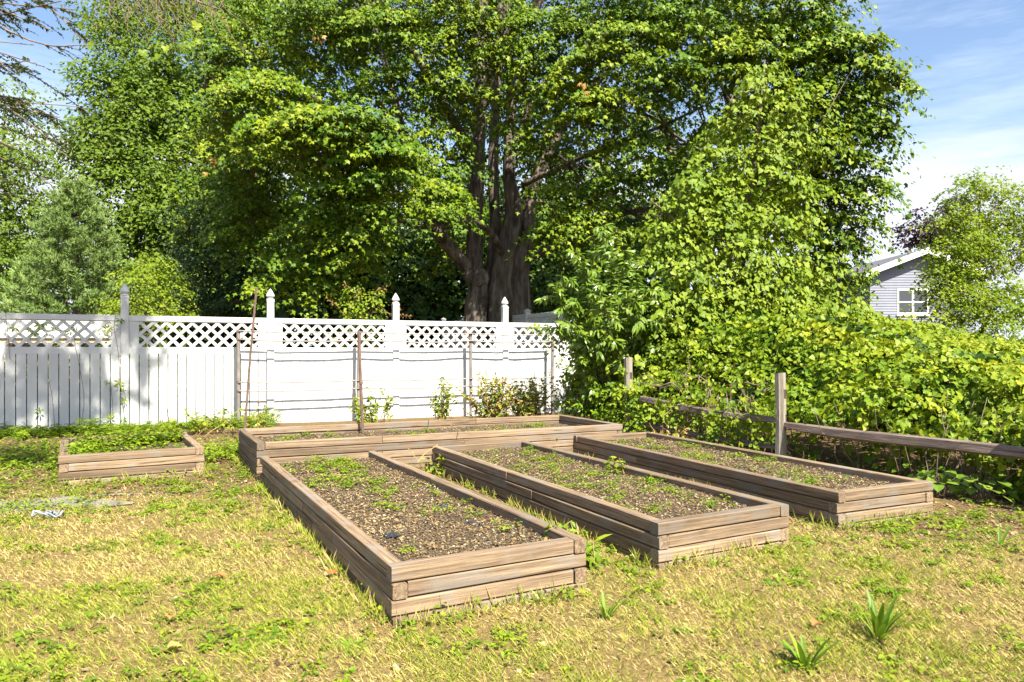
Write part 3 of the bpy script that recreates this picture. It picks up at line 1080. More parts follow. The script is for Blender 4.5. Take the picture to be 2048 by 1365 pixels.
split_rail(.02, .57, 3.2, .56, sag=.03, h=.060)
split_rail(-3.02, .74, -.03, .60, sag=.03, h=.052)
split_rail(-3.0, .32, -.03, .26, sag=.01, h=.042, roff=.02)

# ------------------------------------------------------------------ house
HD = 32.0
hx = lambda px: (px - 1024) / F * HD
hz = lambda py: EYE - (py - HOR) / F * HD
house = thing('house', (hx(1845), HD, hz(668) - .8), 'grey sided house with white gable trim beyond the hedge', 'house')
XL, XP = hx(1742), hx(1846)
XR = 2 * XP - XL
ZE, ZP, ZB = hz(546), hz(506), hz(668) - 1.0
WX0, WX1, WZ0, WZ1 = hx(1800), hx(1856), hz(625), hz(581)


def slab(name, pts, y0, y1, mat, parent):
    n = len(pts)
    V = np.array([(x, y0, z) for x, z in pts] + [(x, y1, z) for x, z in pts])
    fs = [np.array([list(range(n)), list(range(n, 2 * n))[::-1]]), np.array([(i, n + i, n + (i + 1) % n, (i + 1) % n) for i in range(n)])]
    return link(name, mesh_np(name, V, fs, mat), parent)


wall = slab('wall', [(XL, ZB), (XR, ZB), (XR, ZE), (XP, ZP - .05), (XL, ZE)], HD + .12, HD + 7, M['siding'], house)
# lap siding, each board a piece with its own shadow line
bh = .118
z = ZB
while z < ZP - .1:
    z1 = z + bh
    if z1 <= ZE: xa, xb = XL, XR
    else:
        k = min(1, (z1 - ZE) / (ZP - ZE))
        xa, xb = XL + (XP - XL) * k + .05, XR - (XR - XP) * k - .05
    spans = [(xa, xb)]
    if z1 > WZ0 - .05 and z < WZ1 + .05:
        spans = [(xa, WX0 - .09), (WX1 + .09, xb)]
    for a, b in spans:
        if b - a > .05:
            V = np.array([(a, HD + .085, z), (b, HD + .085, z), (b, HD + .105, z1), (a, HD + .105, z1), (a, HD + .118, z), (b, HD + .118, z), (b, HD + .118, z1), (a, HD + .118, z1)])
            Q = np.array([(0, 1, 2, 3), (4, 5, 1, 0), (0, 3, 7, 4), (1, 5, 6, 2), (3, 2, 6, 7)])
            link('siding_board', mesh_np('siding_board', V, Q, M['siding']), wall)
    z = z1
sl = (ZP - ZE) / (XP - XL)
for sgn in (-1, 1):
    ov = .42
    x_e = XP + sgn * (XP - XL + ov)
    z_e = ZP - sl * (XP - XL + ov)
    V = np.array([(XP, HD - .35, ZP + .16), (x_e, HD - .35, z_e + .16), (x_e, HD + 7.3, z_e + .16), (XP, HD + 7.3, ZP + .16),
                  (XP, HD - .35, ZP + .06), (x_e, HD - .35, z_e + .06), (x_e, HD + 7.3, z_e + .06), (XP, HD + 7.3, ZP + .06)])
    Q = np.array([(0, 1, 2, 3), (7, 6, 5, 4), (0, 4, 5, 1), (1, 5, 6, 2), (2, 6, 7, 3), (3, 7, 4, 0)])
    ro = link('roof', mesh_np('roof', V, Q, M['shingle']), house)
    slab('rake_board', [(XP, ZP + .185), (x_e, z_e + .185), (x_e, z_e - .07), (XP, ZP - .07)][::(1 if sgn > 0 else -1)], HD - .41, HD - .352, M['trim'], house)
    if sgn < 0:
        v, f = tube([(hx(1741), HD + 1.2, ZP - 1.4), (hx(1741), HD + 1.2, ZP - .55)], [.045, .045], 8)
        link('vent_pipe', mesh_np('vent_pipe', v, f, M['black_cloth']), ro)
win = slab('window', [(WX0 - .08, WZ0 - .08), (WX1 + .08, WZ0 - .08), (WX1 + .08, WZ1 + .08), (WX0 - .08, WZ1 + .08)], HD + .075, HD + .119, M['trim'], house)
wm = (WX0 + WX1) / 2
zm = WZ0 + (WZ1 - WZ0) * .47
for x0, x1 in ((WX0, wm - .05), (wm + .05, WX1)):
    slab('pane', [(x0, WZ0), (x1, WZ0), (x1, zm - .03), (x0, zm - .03)], HD + .066, HD + .074, M['glass'], win)
    slab('pane', [(x0, zm + .03), (x1, zm + .03), (x1, WZ1), (x0, WZ1)], HD + .066, HD + .074, M['glass'], win)
    slab('sash_bar', [(x0, zm - .028), (x1, zm - .028), (x1, zm + .028), (x0, zm + .028)], HD + .055, HD + .0735, M['trim'], win)
slab('sill', [(WX0 - .12, WZ0 - .16), (WX1 + .12, WZ0 - .16), (WX1 + .12, WZ0 - .085), (WX0 - .12, WZ0 - .085)], HD + .03, HD + .117, M['trim'], win)

# pale boarded structure glimpsed through the lattice
deck = thing('boarded_deck', P(110, 690, 19.0) * np.array([1, 1, 0]) + np.array([0, 0, .6]), 'pale horizontal boards on tan posts glimpsed through the shaded lattice', 'deck')
for k in range(3):
    V, Q = box_vf((-15.5, 19.0, 1.83 + k * .21), (-10.3, 19.05, 2.03 + k * .21))
    link('board', mesh_np('board', V, Q, M['far_board']), deck)
V, Q = box_vf((-15.5, 19.06, 1.70), (-10.3, 19.12, 1.80))
link('beam', mesh_np('beam', V, Q, M['tan_board']), deck)
for x in (-15.2, -13.6, -12.0, -10.5):
    V, Q = box_vf((x, 19.14, .2), (x + .12, 19.26, 2.3))
    link('post', mesh_np('post', V, Q, M['tan_board']), deck)

# ------------------------------------------------------------------ trees
def limb_paths(acc, path, rad, sides=9, rough=.12, m=6, seed=0):
    p, r = smooth_path(path, rad, m)
    v, f = tube(p, r, sides, rough, seed)
    acc.add(v, f)


def wiggle(a, b, n=5, amp=.12, sag=.0):
    a = np.asarray(a, float); b = np.asarray(b, float)
    ln = np.linalg.norm(b - a)
    pts = [a]
    for k in range(1, n):
        u = k / n
        pts.append(a + (b - a) * u + RNG.normal(size=3) * amp * ln * .25 + np.array([0, 0, sag * ln * u * (1 - u)]))
    pts.append(b)
    return pts


D0 = 19.5
base = P(990, 700, D0)
gzm = float(ground_z(base[0], base[1]))
maple = thing('maple_tree', (base[0], base[1], gzm), 'large maple with several dark stems, overhanging the white fence', 'tree')
tr = Acc()
T0 = lambda px, py, dd=0.0: P(px, py, D0 + dd)
zb = gzm - .3


def at_ground(px, dd=0.0):
    p = P(px, 700, D0 + dd); p[2] = zb
    return p


STEMS = [
    ([at_ground(948, -.1), T0(950, 640, -.1), T0(957, 580, -.15), T0(948, 545, -.1), T0(950, 450), T0(956, 320), T0(962, 150), T0(968, -60), T0(975, -300)], [.40, .32, .28, .26, .22, .19, .16, .12, .05]),
    ([at_ground(1005), T0(1003, 640), T0(1003, 570), T0(1012, 500), T0(1028, 430), T0(1018, 340), T0(1022, 200), T0(1014, 20), T0(1030, -260)], [.56, .42, .36, .31, .24, .16, .14, .11, .05]),
    ([at_ground(1048, .2), T0(1038, 620, .15), T0(1040, 540, .2), T0(1052, 480, .3), T0(1062, 400, .5), T0(1100, 300, .8), T0(1180, 180, 1.0), T0(1300, 60, 1.0), T0(1400, -60, 1.0)], [.46, .32, .27, .22, .16, .12, .10, .08, .04]),
    ([T0(985, 560, .3), T0(990, 450, .5), T0(986, 320, .6), T0(994, 150, .8), T0(1000, -40, 1.0), T0(980, -300, 1.0)], [.20, .15, .14, .12, .10, .05]),
    ([T0(957, 570), T0(935, 535, -.2), T0(900, 495, -.5), T0(862, 440, -.9), T0(820, 330, -1.0), T0(790, 200, -1.0), T0(745, 40, -1.0)], [.22, .19, .17, .15, .12, .09, .05]),
    ([T0(1003, 505, -.3), T0(985, 470, -.7), T0(960, 448, -1.1), T0(900, 442, -1.6), T0(840, 456, -2.2), T0(770, 430, -2.8)], [.11, .085, .07, .055, .045, .02]),
    ([T0(1050, 520, .2), T0(1085, 505, -.1), T0(1150, 470, -.5), T0(1260, 425, -1.4), T0(1390, 412, -2.4), T0(1520, 380, -3.0)], [.12, .10, .08, .065, .05, .02]),
    ([T0(1045, 370, .4), T0(1110, 340, -.2), T0(1200, 300, -.8), T0(1330, 250, -1.5), T0(1450, 190, -2.0)], [.09, .07, .055, .04, .02]),
    ([T0(1030, 300, .0), T0(1080, 180, -.3), T0(1180, 90, -.6), T0(1300, 30, -1.0)], [.13, .10, .08, .03]),
    ([T0(958, 330, 0), T0(900, 230, -.5), T0(830, 110, -1.2), T0(760, 0, -1.6)], [.15, .12, .09, .04]),
    ([T0(955, 240, 0), T0(1000, 100, -.8), T0(1060, 30, -1.4), T0(1105, -60, -1.6)], [.12, .14, .16, .12]),
    ([T0(862, 440, -.9), T0(760, 380, -1.8), T0(640, 330, -2.6), T0(540, 280, -3.2)], [.10, .08, .06, .03]),
    ([T0(835, 360, -1), T0(720, 250, -1.0), T0(560, 170, -1.0), T0(420, 130, -.6)], [.10, .08, .06, .03]),
]
for i, (pth, rad) in enumerate(STEMS):
    limb_paths(tr, pth, rad, sides=16 if i < 3 else 9, rough=.13 if i < 3 else .08, seed=i)
# burl on the left stem
th_ = np.linspace(0, math.pi, 10)
bv, bq = [], []
for i, a in enumerate(th_):
    for k in range(14):
        b = 2 * math.pi * k / 14
        rr = .29 * (1 + .34 * float(vnoise(math.cos(b) * 2 + a, math.sin(b) * 2, 1.6, 5)) - .1)
        bv.append(T0(953, 556, -.28) + np.array([rr * 1.15 * math.sin(a) * math.cos(b), rr * .8 * math.sin(a) * math.sin(b), rr * math.cos(a)]))
for i in range(9):
    for k in range(14):
        bq.append((i * 14 + k, (i + 1) * 14 + k, (i + 1) * 14 + (k + 1) % 14, i * 14 + (k + 1) % 14))
tr.add(np.array(bv), np.array(bq))

# crown: shell of layered sprays, plus the boughs that reach towards the camera
CR = []           # (centre, radii, leaves, spray length)
cc = np.array([-.6, 20.2, 7.4]); rr_ = np.array([10.2, 6.4, 8.8])
n_try = 0
while len(CR) < 350 and n_try < 9000:
    n_try += 1
    a = norm(RNG.normal(size=3))
    if a[2] < -.55: continue
    rad = RNG.uniform(.5, 1.0) ** .6
    p = cc + a * rr_ * rad * np.array([1, 1, 1 if a[2] > 0 else .62])
    px = 1024 + p[0] / p[1] * F; py = HOR - (p[2] - EYE) / p[1] * F
    if p[1] < 20.5 and 840 < px < 1110 and 230 < py < 700: continue        # open view of the stems
    if px > 1690 or px < 430: continue
    if px > 1560 and py < 40: continue
    if py > 560: continue
    if p[1] < 18.6: continue
    if p[1] < 19 and 480 < px < 900 and 400 < py: continue
    s = RNG.uniform(.75, 1.25)
    CR.append((p, np.array([1.05, .95, .42]) * s, 180, .55))
N_SHELL = len(CR)
BOUGHS = [  # px, py, depth, half-width px, half-height px, leaves
    (470, 215, 16.2, 85, 40, 900), (540, 165, 16.4, 80, 35, 800), (560, 250, 15.6, 90, 38, 1000), (650, 235, 15.2, 95, 40, 1100), (720, 265, 15.0, 90, 42, 1100),
    (765, 305, 15.2, 80, 40, 900), (640, 310, 15.6, 85, 40, 900), (690, 370, 15.8, 80, 42, 800), (760, 400, 16.0, 85, 38, 800), (870, 375, 16.8, 62, 26, 600), (900, 410, 16.6, 45, 20, 350),
    (830, 330, 16.8, 70, 36, 650), (640, 450, 16.4, 90, 45, 850), (720, 470, 16.2, 70, 40, 650), (600, 520, 16.6, 80, 40, 700), (560, 560, 16.8, 65, 32, 520), (640, 560, 17.0, 60, 34, 450), (700, 520, 17.0, 60, 30, 400),
    (640, 60, 16.5, 110, 38, 950), (740, 40, 16.3, 100, 36, 900), (860, 60, 16.8, 80, 34, 650), (560, 80, 17.2, 90, 40, 700), (800, 160, 17.2, 90, 40, 750), (900, 200, 17.8, 70, 30, 450),
    (450, 110, 17.5, 70, 42, 700), (460, 300, 18.0, 70, 45, 750), (470, 370, 18.0, 70, 40, 700), (460, 60, 18.2, 80, 40, 650),
    (480, 430, 17.8, 70, 40, 550), (520, 330, 16.8, 70, 40, 600),
    (1060, 120, 17.0, 70, 34, 520), (1120, 60, 16.6, 90, 34, 800), (1170, 130, 16.2, 85, 34, 850), (1250, 80, 16.0, 90, 36, 900), (1130, 190, 16.6, 70, 30, 600), (1215, 190, 16.0, 80, 34, 800), (1180, 240, 16.4, 70, 28, 550),
    (1330, 150, 15.6, 90, 38, 950), (1390, 70, 15.8, 95, 38, 950), (1480, 110, 15.4, 95, 40, 1000), (1560, 60, 15.6, 90, 36, 850), (1620, 110, 15.2, 80, 36, 850), (1690, 95, 15.0, 70, 28, 650), (1740, 130, 14.8, 55, 22, 450), (1770, 165, 14.8, 42, 22, 320),
    (1650, 170, 15.0, 85, 36, 850), (1720, 210, 14.9, 70, 32, 600), (1750, 260, 14.9, 50, 22, 350), (1680, 270, 15.1, 75, 34, 700), (1700, 330, 15.2, 62, 32, 550), (1740, 370, 15.2, 40, 24, 280), (1660, 390, 15.3, 70, 36, 620), (1700, 440, 15.4, 50, 32, 420),
    (1640, 470, 15.5, 70, 38, 620), (1672, 500, 15.6, 42, 30, 360), (1650, 555, 15.8, 50, 30, 400), (1705, 572, 15.8, 30, 16, 180), (1620, 540, 15.8, 60, 34, 450),
    (1130, 380, 17.4, 70, 34, 500), (1160, 430, 17.0, 75, 34, 550), (1100, 450, 17.6, 50, 28, 320), (1230, 360, 17.0, 70, 32, 480), (1080, 290, 17.6, 50, 28, 300), (1270, 280, 16.6, 70, 34, 550), (1350, 330, 17.0, 70, 34, 480), (1420, 400, 17.0, 80, 34, 500), (1260, 460, 17.4, 60, 26, 300),
    (1500, 5, 15.8, 90, 34, 800), (1590, 15, 15.5, 80, 30, 700), (1650, 45, 15.2, 60, 28, 480), (1430, -20, 16.0, 90, 36, 700), (1330, -10, 16.2, 90, 34, 700), (1680, 0, 15.4, 40, 24, 240), (1210, 10, 16.4, 90, 34, 700), (680, -10, 16.4, 100, 36, 800), (950, -10, 16.6, 90, 34, 700),
    (930, 50, 16.8, 75, 34, 600), (1010, 95, 16.9, 70, 30, 500), (890, 140, 17.0, 70, 30, 500), (1065, 165, 16.9, 60, 28, 420), (965, 195, 17.4, 60, 24, 300), (890, 275, 17.2, 60, 26, 360), (1080, 30, 16.7, 75, 32, 560), (1040, 250, 17.4, 50, 24, 260), (930, 330, 17.6, 45, 22, 200), (560, 20, 17.0, 90, 36, 700), (480, 480, 18.2, 60, 34, 400), (850, 20, 16.6, 80, 30, 550),
    (1560, 230, 15.6, 80, 36, 700), (1580, 330, 16.0, 80, 40, 650), (1450, 250, 16.2, 80, 38, 650), (1560, 430, 16.2, 80, 40, 600), (1300, 30, 16.4, 90, 36, 700), (1000, 40, 17.4, 70, 32, 420), (950, 110, 17.8, 60, 30, 350),
]
for (px, py, d, wx, wy, n) in BOUGHS:
    CR.append((P(px, py, d), np.array([wx * d / F, .85, wy * d / F * .9]), int(n * 1.65), .40))
N_BOUGH = len(CR)
for (px, py, d) in ((640, 140, 20.6), (700, 170, 20.8), (770, 150, 21), (760, 250, 20.8), (850, 250, 21.2), (850, 330, 21.4), (900, 380, 21.6), (620, 350, 20.5), (600, 430, 20.5), (1100, 300, 21.4), (1180, 330, 21.4), (1270, 330, 21.2), (1130, 400, 21.6), (1350, 280, 21), (1250, 220, 21), (1400, 330, 21), (1060, 200, 21.6), (930, 200, 21.8), (1000, 120, 21.8), (880, 80, 21.4), (1120, 110, 21.4), (980, 300, 22.4)):
    CR.append((P(px, py, d), np.array([1.2, .9, .7]), 330, .55))
# high crown above the picture
for k in range(48):
    a = norm(RNG.normal(size=3)); a[2] = abs(a[2])
    p = np.array([-.6, 19.6, 12.2]) + a * np.array([8.2, 5.6, 5.6]) * RNG.uniform(.5, 1)
    CR.append((p, np.array([1.25, 1.15, .5]), 170, .6))
Pp, Dd, Nn, Rr = [], [], [], []
for i_c, (C, Rd, n, ln) in enumerate(CR):
    p, d, nn, rv = sprays(C, Rd, n, ln, leaf_gap=.10, droop=.5, flat=.4, hang=.8, dirz=.25, sunbias=.35, up=.45, face=.55)
    if N_SHELL <= i_c < N_BOUGH:                       # boughs hang in drooping tiers
        sp_z = RNG.uniform(.42, .70); tx, ty = RNG.normal(0, .22, 2)
        zr = (p[:, 2] - C[2]) / sp_z
        rad2 = ((p[:, 0] - C[0]) / Rd[0]) ** 2 + ((p[:, 1] - C[1]) / Rd[1]) ** 2
        p[:, 2] = C[2] + (np.round(zr) + .62 * (zr - np.round(zr))) * sp_z - .17 * np.clip(rad2, 0, 2.5) + .08 + tx * (p[:, 0] - C[0]) + ty * (p[:, 1] - C[1])
    Pp.append(p); Dd.append(d); Nn.append(nn); Rr.append(np.clip(rv * .8 + RNG.random() * .25, 0, 1))
for C, Rd, n, ln in CR[::2]:
    src = min((s[0][k] for s in STEMS for k in range(3, len(s[0]))), key=lambda q: np.linalg.norm(np.asarray(q) - C))
    pth = wiggle(src, C, 5, .16, .15)
    dist = np.linalg.norm(np.asarray(src) - C)
    v, f = tube(np.array(pth), np.linspace(min(.05, .012 + dist * .009), .008, len(pth)), 5)
    tr.add(v, f)
tr.build('trunk', M['bark'], maple, smooth_shade=True)
Pp = np.concatenate(Pp)
mp_n = len(Pp)
Dd = np.concatenate(Dd); Nn = np.concatenate(Nn); Rr = np.concatenate(Rr); Sz = RNG.uniform(.08, .155, mp_n)
Sz = Sz * np.where(Pp[:, 1] > 19.2, 1.45, 1.0)
near = Pp[:, 1] < 15.2
V1, F1 = leaves_vf('maple', Pp[near], Dd[near], Nn[near], Sz[near])
V2, F2 = leaves_vf('maple_small', Pp[~near], Dd[~near], Nn[~near], Sz[~near])
crown_me = mesh_np('crown', np.concatenate([V1, V2]), np.concatenate([F1, F2 + len(V1)]), M['maple'], np.concatenate([np.repeat(Rr[near], 6), np.repeat(Rr[~near], 4)]))
link('crown', crown_me, maple)
# a few browned leaf clusters
bp_ = []
for (px, py, d) in ((640, 72, 15.2), (1165, 172, 15.2), (430, 335, 16.0), (1610, 462, 14.8)):
    bp_.append(P(px, py, d) + RNG.normal(size=(7, 3)) * .09)
bp_ = np.concatenate(bp_)
leaf_object('browned_leaves', 'maple', bp_, norm(RNG.normal(size=bp_.shape) * .5 + np.array([0, 0, -1])), unit(len(bp_)), RNG.uniform(.08, .13, len(bp_)), M['deadleaf'], maple, okind='stuff')


def make_tree(name, label, cat, px, d, ells, leaf, size, mat, bark='twig', n=None, group=None, ln=.5, gap=.10, trunk_r=.12, sub=(.8, .8, .35), per_sub=160, base_py=None, airy=1.0, droop=.35, dirz=.4):
    """ells: px, py, depth, half-width px, half-height px, sub-clump count."""
    b = P(px, 700, d)
    gz = float(ground_z(b[0], b[1]))
    t = thing(name, (b[0], b[1], gz), label, cat, group)
    acc = Acc()
    tops = sorted(ells, key=lambda e: e[1])
    top = P(tops[0][0], tops[0][1], tops[0][2])
    stem = wiggle((b[0], b[1], gz - .2), top, 6, .05)
    limb_paths(acc, stem, np.linspace(trunk_r, trunk_r * .15, len(stem)), sides=8, rough=.06)
    stem = np.array(stem)
    PP, DD, NN, RR = [], [], [], []
    for (ex, ey, ed, wx, wy, ns) in ells:
        C = P(ex, ey, ed)
        Rd = np.array([wx * ed / F, wx * ed / F * .7, wy * ed / F])
        src = stem[np.argmin(np.linalg.norm(stem - (C - np.array([0, 0, Rd[2]])), axis=1))]
        pth = wiggle(src, C, 4, .12, .1)
        v, f = tube(np.array(pth), np.linspace(trunk_r * .35, .012, len(pth)), 5)
        acc.add(v, f)
        for k in range(ns):
            a = norm(RNG.normal(size=3))
            p = C + a * Rd * RNG.uniform(.35, 1.0) ** .5 * .9
            p_, d_, n_, r_ = sprays(p, np.array(sub) * RNG.uniform(.7, 1.2), per_sub, ln, gap, droop=droop, dirz=dirz)
            PP.append(p_); DD.append(d_); NN.append(n_); RR.append(np.clip(r_ * .8 + RNG.random() * .25, 0, 1))
            if k % 3 == 0:
                v, f = tube(np.array(wiggle(C, p, 3, .12)), [.014, .010, .008, .005], 4)
                acc.add(v, f)
    acc.build('trunk', M[bark], t, smooth_shade=True)
    PP = np.concatenate(PP)
    leaf_object('crown', leaf, PP, np.concatenate(DD), np.concatenate(NN), RNG.uniform(size * .75, size * 1.25, len(PP)), M[mat], t, np.concatenate(RR))
    return t


make_tree('broadleaf_tree', 'pale green broadleaf tree rising behind the pine', 'tree', 300, 29.0,
          [(260, 150, 29, 70, 50, 9), (330, 110, 30, 90, 60, 12), (230, 240, 28.5, 75, 55, 10), (300, 250, 29, 90, 70, 14), (220, 330, 28, 75, 55, 10), (190, 300, 28.4, 50, 35, 5), (300, 350, 28.5, 100, 60, 14),
           (260, 430, 28, 90, 55, 12), (360, 430, 28.5, 80, 60, 10), (400, 200, 31, 90, 90, 12), (330, 520, 28.5, 90, 50, 9), (420, 330, 31, 80, 80, 10), (300, 20, 31, 100, 60, 12), (420, 30, 32, 110, 70, 14), (230, 60, 30, 50, 50, 5), (360, -60, 32, 120, 60, 9), (300, 600, 28, 110, 40, 8), (470, 120, 31, 80, 80, 8), (480, 300, 31, 70, 80, 7), (340, 180, 30, 90, 70, 8), (200, 180, 29, 40, 40, 3)],
          'simple', .165, 'back1', trunk_r=.22, per_sub=300, sub=(1.25, 1.1, .6), ln=.8, gap=.15)
make_tree('birch_tree', 'airy light green tree at the picture edge behind the pine', 'tree', 20, 27.0,
          [(10, 210, 27, 70, 55, 7), (50, 290, 27, 55, 50, 6), (0, 330, 26.5, 70, 60, 8), (40, 400, 26.5, 60, 50, 6), (0, 470, 26, 80, 60, 9), (50, 520, 26, 60, 50, 6), (10, 590, 25.5, 80, 45, 12), (80, 560, 26, 50, 50, 8), (40, 340, 26, 70, 60, 10), (20, 440, 26, 80, 60, 12), (90, 470, 28, 50, 60, 8)],
          'simple', .13, 'back1', trunk_r=.14, per_sub=170, sub=(.9, .9, .5), ln=.7, gap=.15)
make_tree('understory_tree', 'grey-green bushy tree between the pine and the maple', 'tree', 430, 21.5,
          [(440, 420, 21.5, 60, 40, 8), (400, 470, 21.3, 75, 50, 12), (470, 490, 21.5, 70, 60, 12), (420, 550, 21, 90, 55, 14), (500, 560, 21.5, 70, 55, 10), (380, 600, 20.8, 70, 40, 9), (460, 610, 20.8, 80, 40, 10)],
          'simple', .10, 'olive', trunk_r=.09, per_sub=170, sub=(.6, .6, .35), ln=.5, gap=.08)
make_tree('shrub', 'yellow-green shrub rising between pine and acorn-capped post', 'shrub', 300, 17.6,
          [(285, 540, 17.6, 45, 35, 9), (320, 580, 17.6, 50, 35, 9), (270, 600, 17.4, 55, 30, 9), (340, 620, 17.5, 45, 25, 6), (245, 625, 17.4, 40, 20, 5)],
          'simple', .075, 'lime', trunk_r=.04, per_sub=120, sub=(.32, .32, .22), ln=.32, gap=.06)
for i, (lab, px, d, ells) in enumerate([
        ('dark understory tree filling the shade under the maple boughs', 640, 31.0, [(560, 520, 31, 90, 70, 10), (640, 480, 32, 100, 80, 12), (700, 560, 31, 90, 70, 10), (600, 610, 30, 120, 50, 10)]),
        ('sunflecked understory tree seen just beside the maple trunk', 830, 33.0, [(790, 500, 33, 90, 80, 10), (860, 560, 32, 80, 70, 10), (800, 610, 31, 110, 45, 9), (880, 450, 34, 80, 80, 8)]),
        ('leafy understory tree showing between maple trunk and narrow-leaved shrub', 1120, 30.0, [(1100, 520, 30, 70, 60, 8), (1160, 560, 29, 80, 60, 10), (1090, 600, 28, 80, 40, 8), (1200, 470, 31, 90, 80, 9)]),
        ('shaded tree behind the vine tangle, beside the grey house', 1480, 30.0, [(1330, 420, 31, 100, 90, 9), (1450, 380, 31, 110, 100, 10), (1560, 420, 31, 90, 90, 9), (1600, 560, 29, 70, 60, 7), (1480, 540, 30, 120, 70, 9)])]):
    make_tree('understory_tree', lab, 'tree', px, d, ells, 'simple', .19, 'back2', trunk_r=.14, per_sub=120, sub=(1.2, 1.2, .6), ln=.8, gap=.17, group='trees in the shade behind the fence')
make_tree('shrub', 'lime green young tree beside the grey house', 'tree', 1970, 20.5,
          [(1960, 390, 20.5, 55, 45, 9), (2020, 400, 20.6, 40, 50, 8), (1910, 450, 20.4, 45, 40, 8), (1970, 480, 20.4, 65, 50, 13), (2050, 480, 20.6, 60, 60, 12), (1890, 520, 20.2, 42, 36, 7), (1950, 570, 20.2, 70, 45, 12), (2040, 590, 20.2, 75, 50, 12), (1900, 610, 20, 45, 30, 6), (1980, 640, 20, 70, 30, 8), (2090, 420, 20.8, 50, 60, 8), (1930, 410, 20.6, 30, 30, 4), (1900, 560, 20.2, 40, 40, 7), (1915, 600, 20.1, 40, 36, 6), (1930, 520, 20.3, 50, 40, 7)],
          'maple_small', .10, 'lime', trunk_r=.08, per_sub=130, sub=(.5, .5, .26), ln=.45, gap=.08)
make_tree('plum_tree', 'dark purple-leaved tree peeking over the house roof', 'tree', 1890, 40.5,
          [(1880, 450, 40.5, 45, 40, 8), (1930, 440, 41, 50, 45, 8), (1850, 475, 40.5, 26, 22, 4), (1950, 500, 41, 60, 50, 8), (1880, 500, 41, 50, 35, 6), (2040, 470, 41, 60, 50, 7)],
          'simple', .20, 'purple', trunk_r=.16, per_sub=170, sub=(1.0, 1.0, .6), ln=.8, gap=.16)

# distant woods that read as one mass
acc_p, acc_d, acc_n, acc_r = [], [], [], []
for k in range(620):
    near = k < 380
    x = RNG.uniform(-16, 7) if near else RNG.uniform(-42, 34)
    y = RNG.uniform(31, 37) if near else RNG.uniform(44, 52) + abs(x) * .05
    z = RNG.uniform(1.0, 8.5) if near else RNG.uniform(2.0, 9.0 + 3.0 * float(vnoise(x, 0, .18, 4)))
    if x < -21 and not near: z = min(z, 8.5)
    if 21 < x: z = min(z, 4.6)
    if x > 12: z = min(z, 5.0)
    p_, d_, n_, r_ = sprays((x, y, z), (2.0, 1.8, 1.2), 110, 1.2, .3)
    acc_p.append(p_); acc_d.append(d_); acc_n.append(n_); acc_r.append(r_)
acc_p = np.concatenate(acc_p)
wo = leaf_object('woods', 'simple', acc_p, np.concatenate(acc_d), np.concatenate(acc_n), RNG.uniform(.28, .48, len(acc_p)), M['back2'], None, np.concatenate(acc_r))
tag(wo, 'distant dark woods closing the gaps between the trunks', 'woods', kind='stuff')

# shaded undergrowth just behind the picket fence
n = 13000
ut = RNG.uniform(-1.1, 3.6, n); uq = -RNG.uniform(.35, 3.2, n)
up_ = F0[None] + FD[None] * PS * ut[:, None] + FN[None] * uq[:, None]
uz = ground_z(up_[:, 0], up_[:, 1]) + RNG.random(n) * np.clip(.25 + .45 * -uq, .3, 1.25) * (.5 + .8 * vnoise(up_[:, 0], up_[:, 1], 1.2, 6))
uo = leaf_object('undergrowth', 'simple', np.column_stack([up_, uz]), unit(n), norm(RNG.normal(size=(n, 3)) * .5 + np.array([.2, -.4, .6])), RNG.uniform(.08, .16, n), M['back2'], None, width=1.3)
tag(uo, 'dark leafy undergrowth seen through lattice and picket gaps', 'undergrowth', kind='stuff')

# rough green growth on the neighbour's ground beyond the hedge
n = 15000
fx = RNG.uniform(5, 46, n); fy = RNG.uniform(3, 44, n)
fr_ = (fx - RB[0]) * RN[0] + (fy - RB[1]) * RN[1]
k = (fr_ > 5.0) & ~((fy > HD - 1) & (fx < 26))
fx, fy = fx[k], fy[k]; n = len(fx)
fo = leaf_object('field_growth', 'simple', np.column_stack([fx, fy, ground_z(fx, fy) + RNG.uniform(0, .5, n) * vnoise(fx, fy, .6, 2)]), unit(n), norm(RNG.normal(size=(n, 3)) * .4 + np.array([.1, -.2, .8])), RNG.uniform(.22, .5, n), M['back1'], None)
tag(fo, 'rough green growth on the ground beyond the vine hedge', 'undergrowth', kind='stuff')

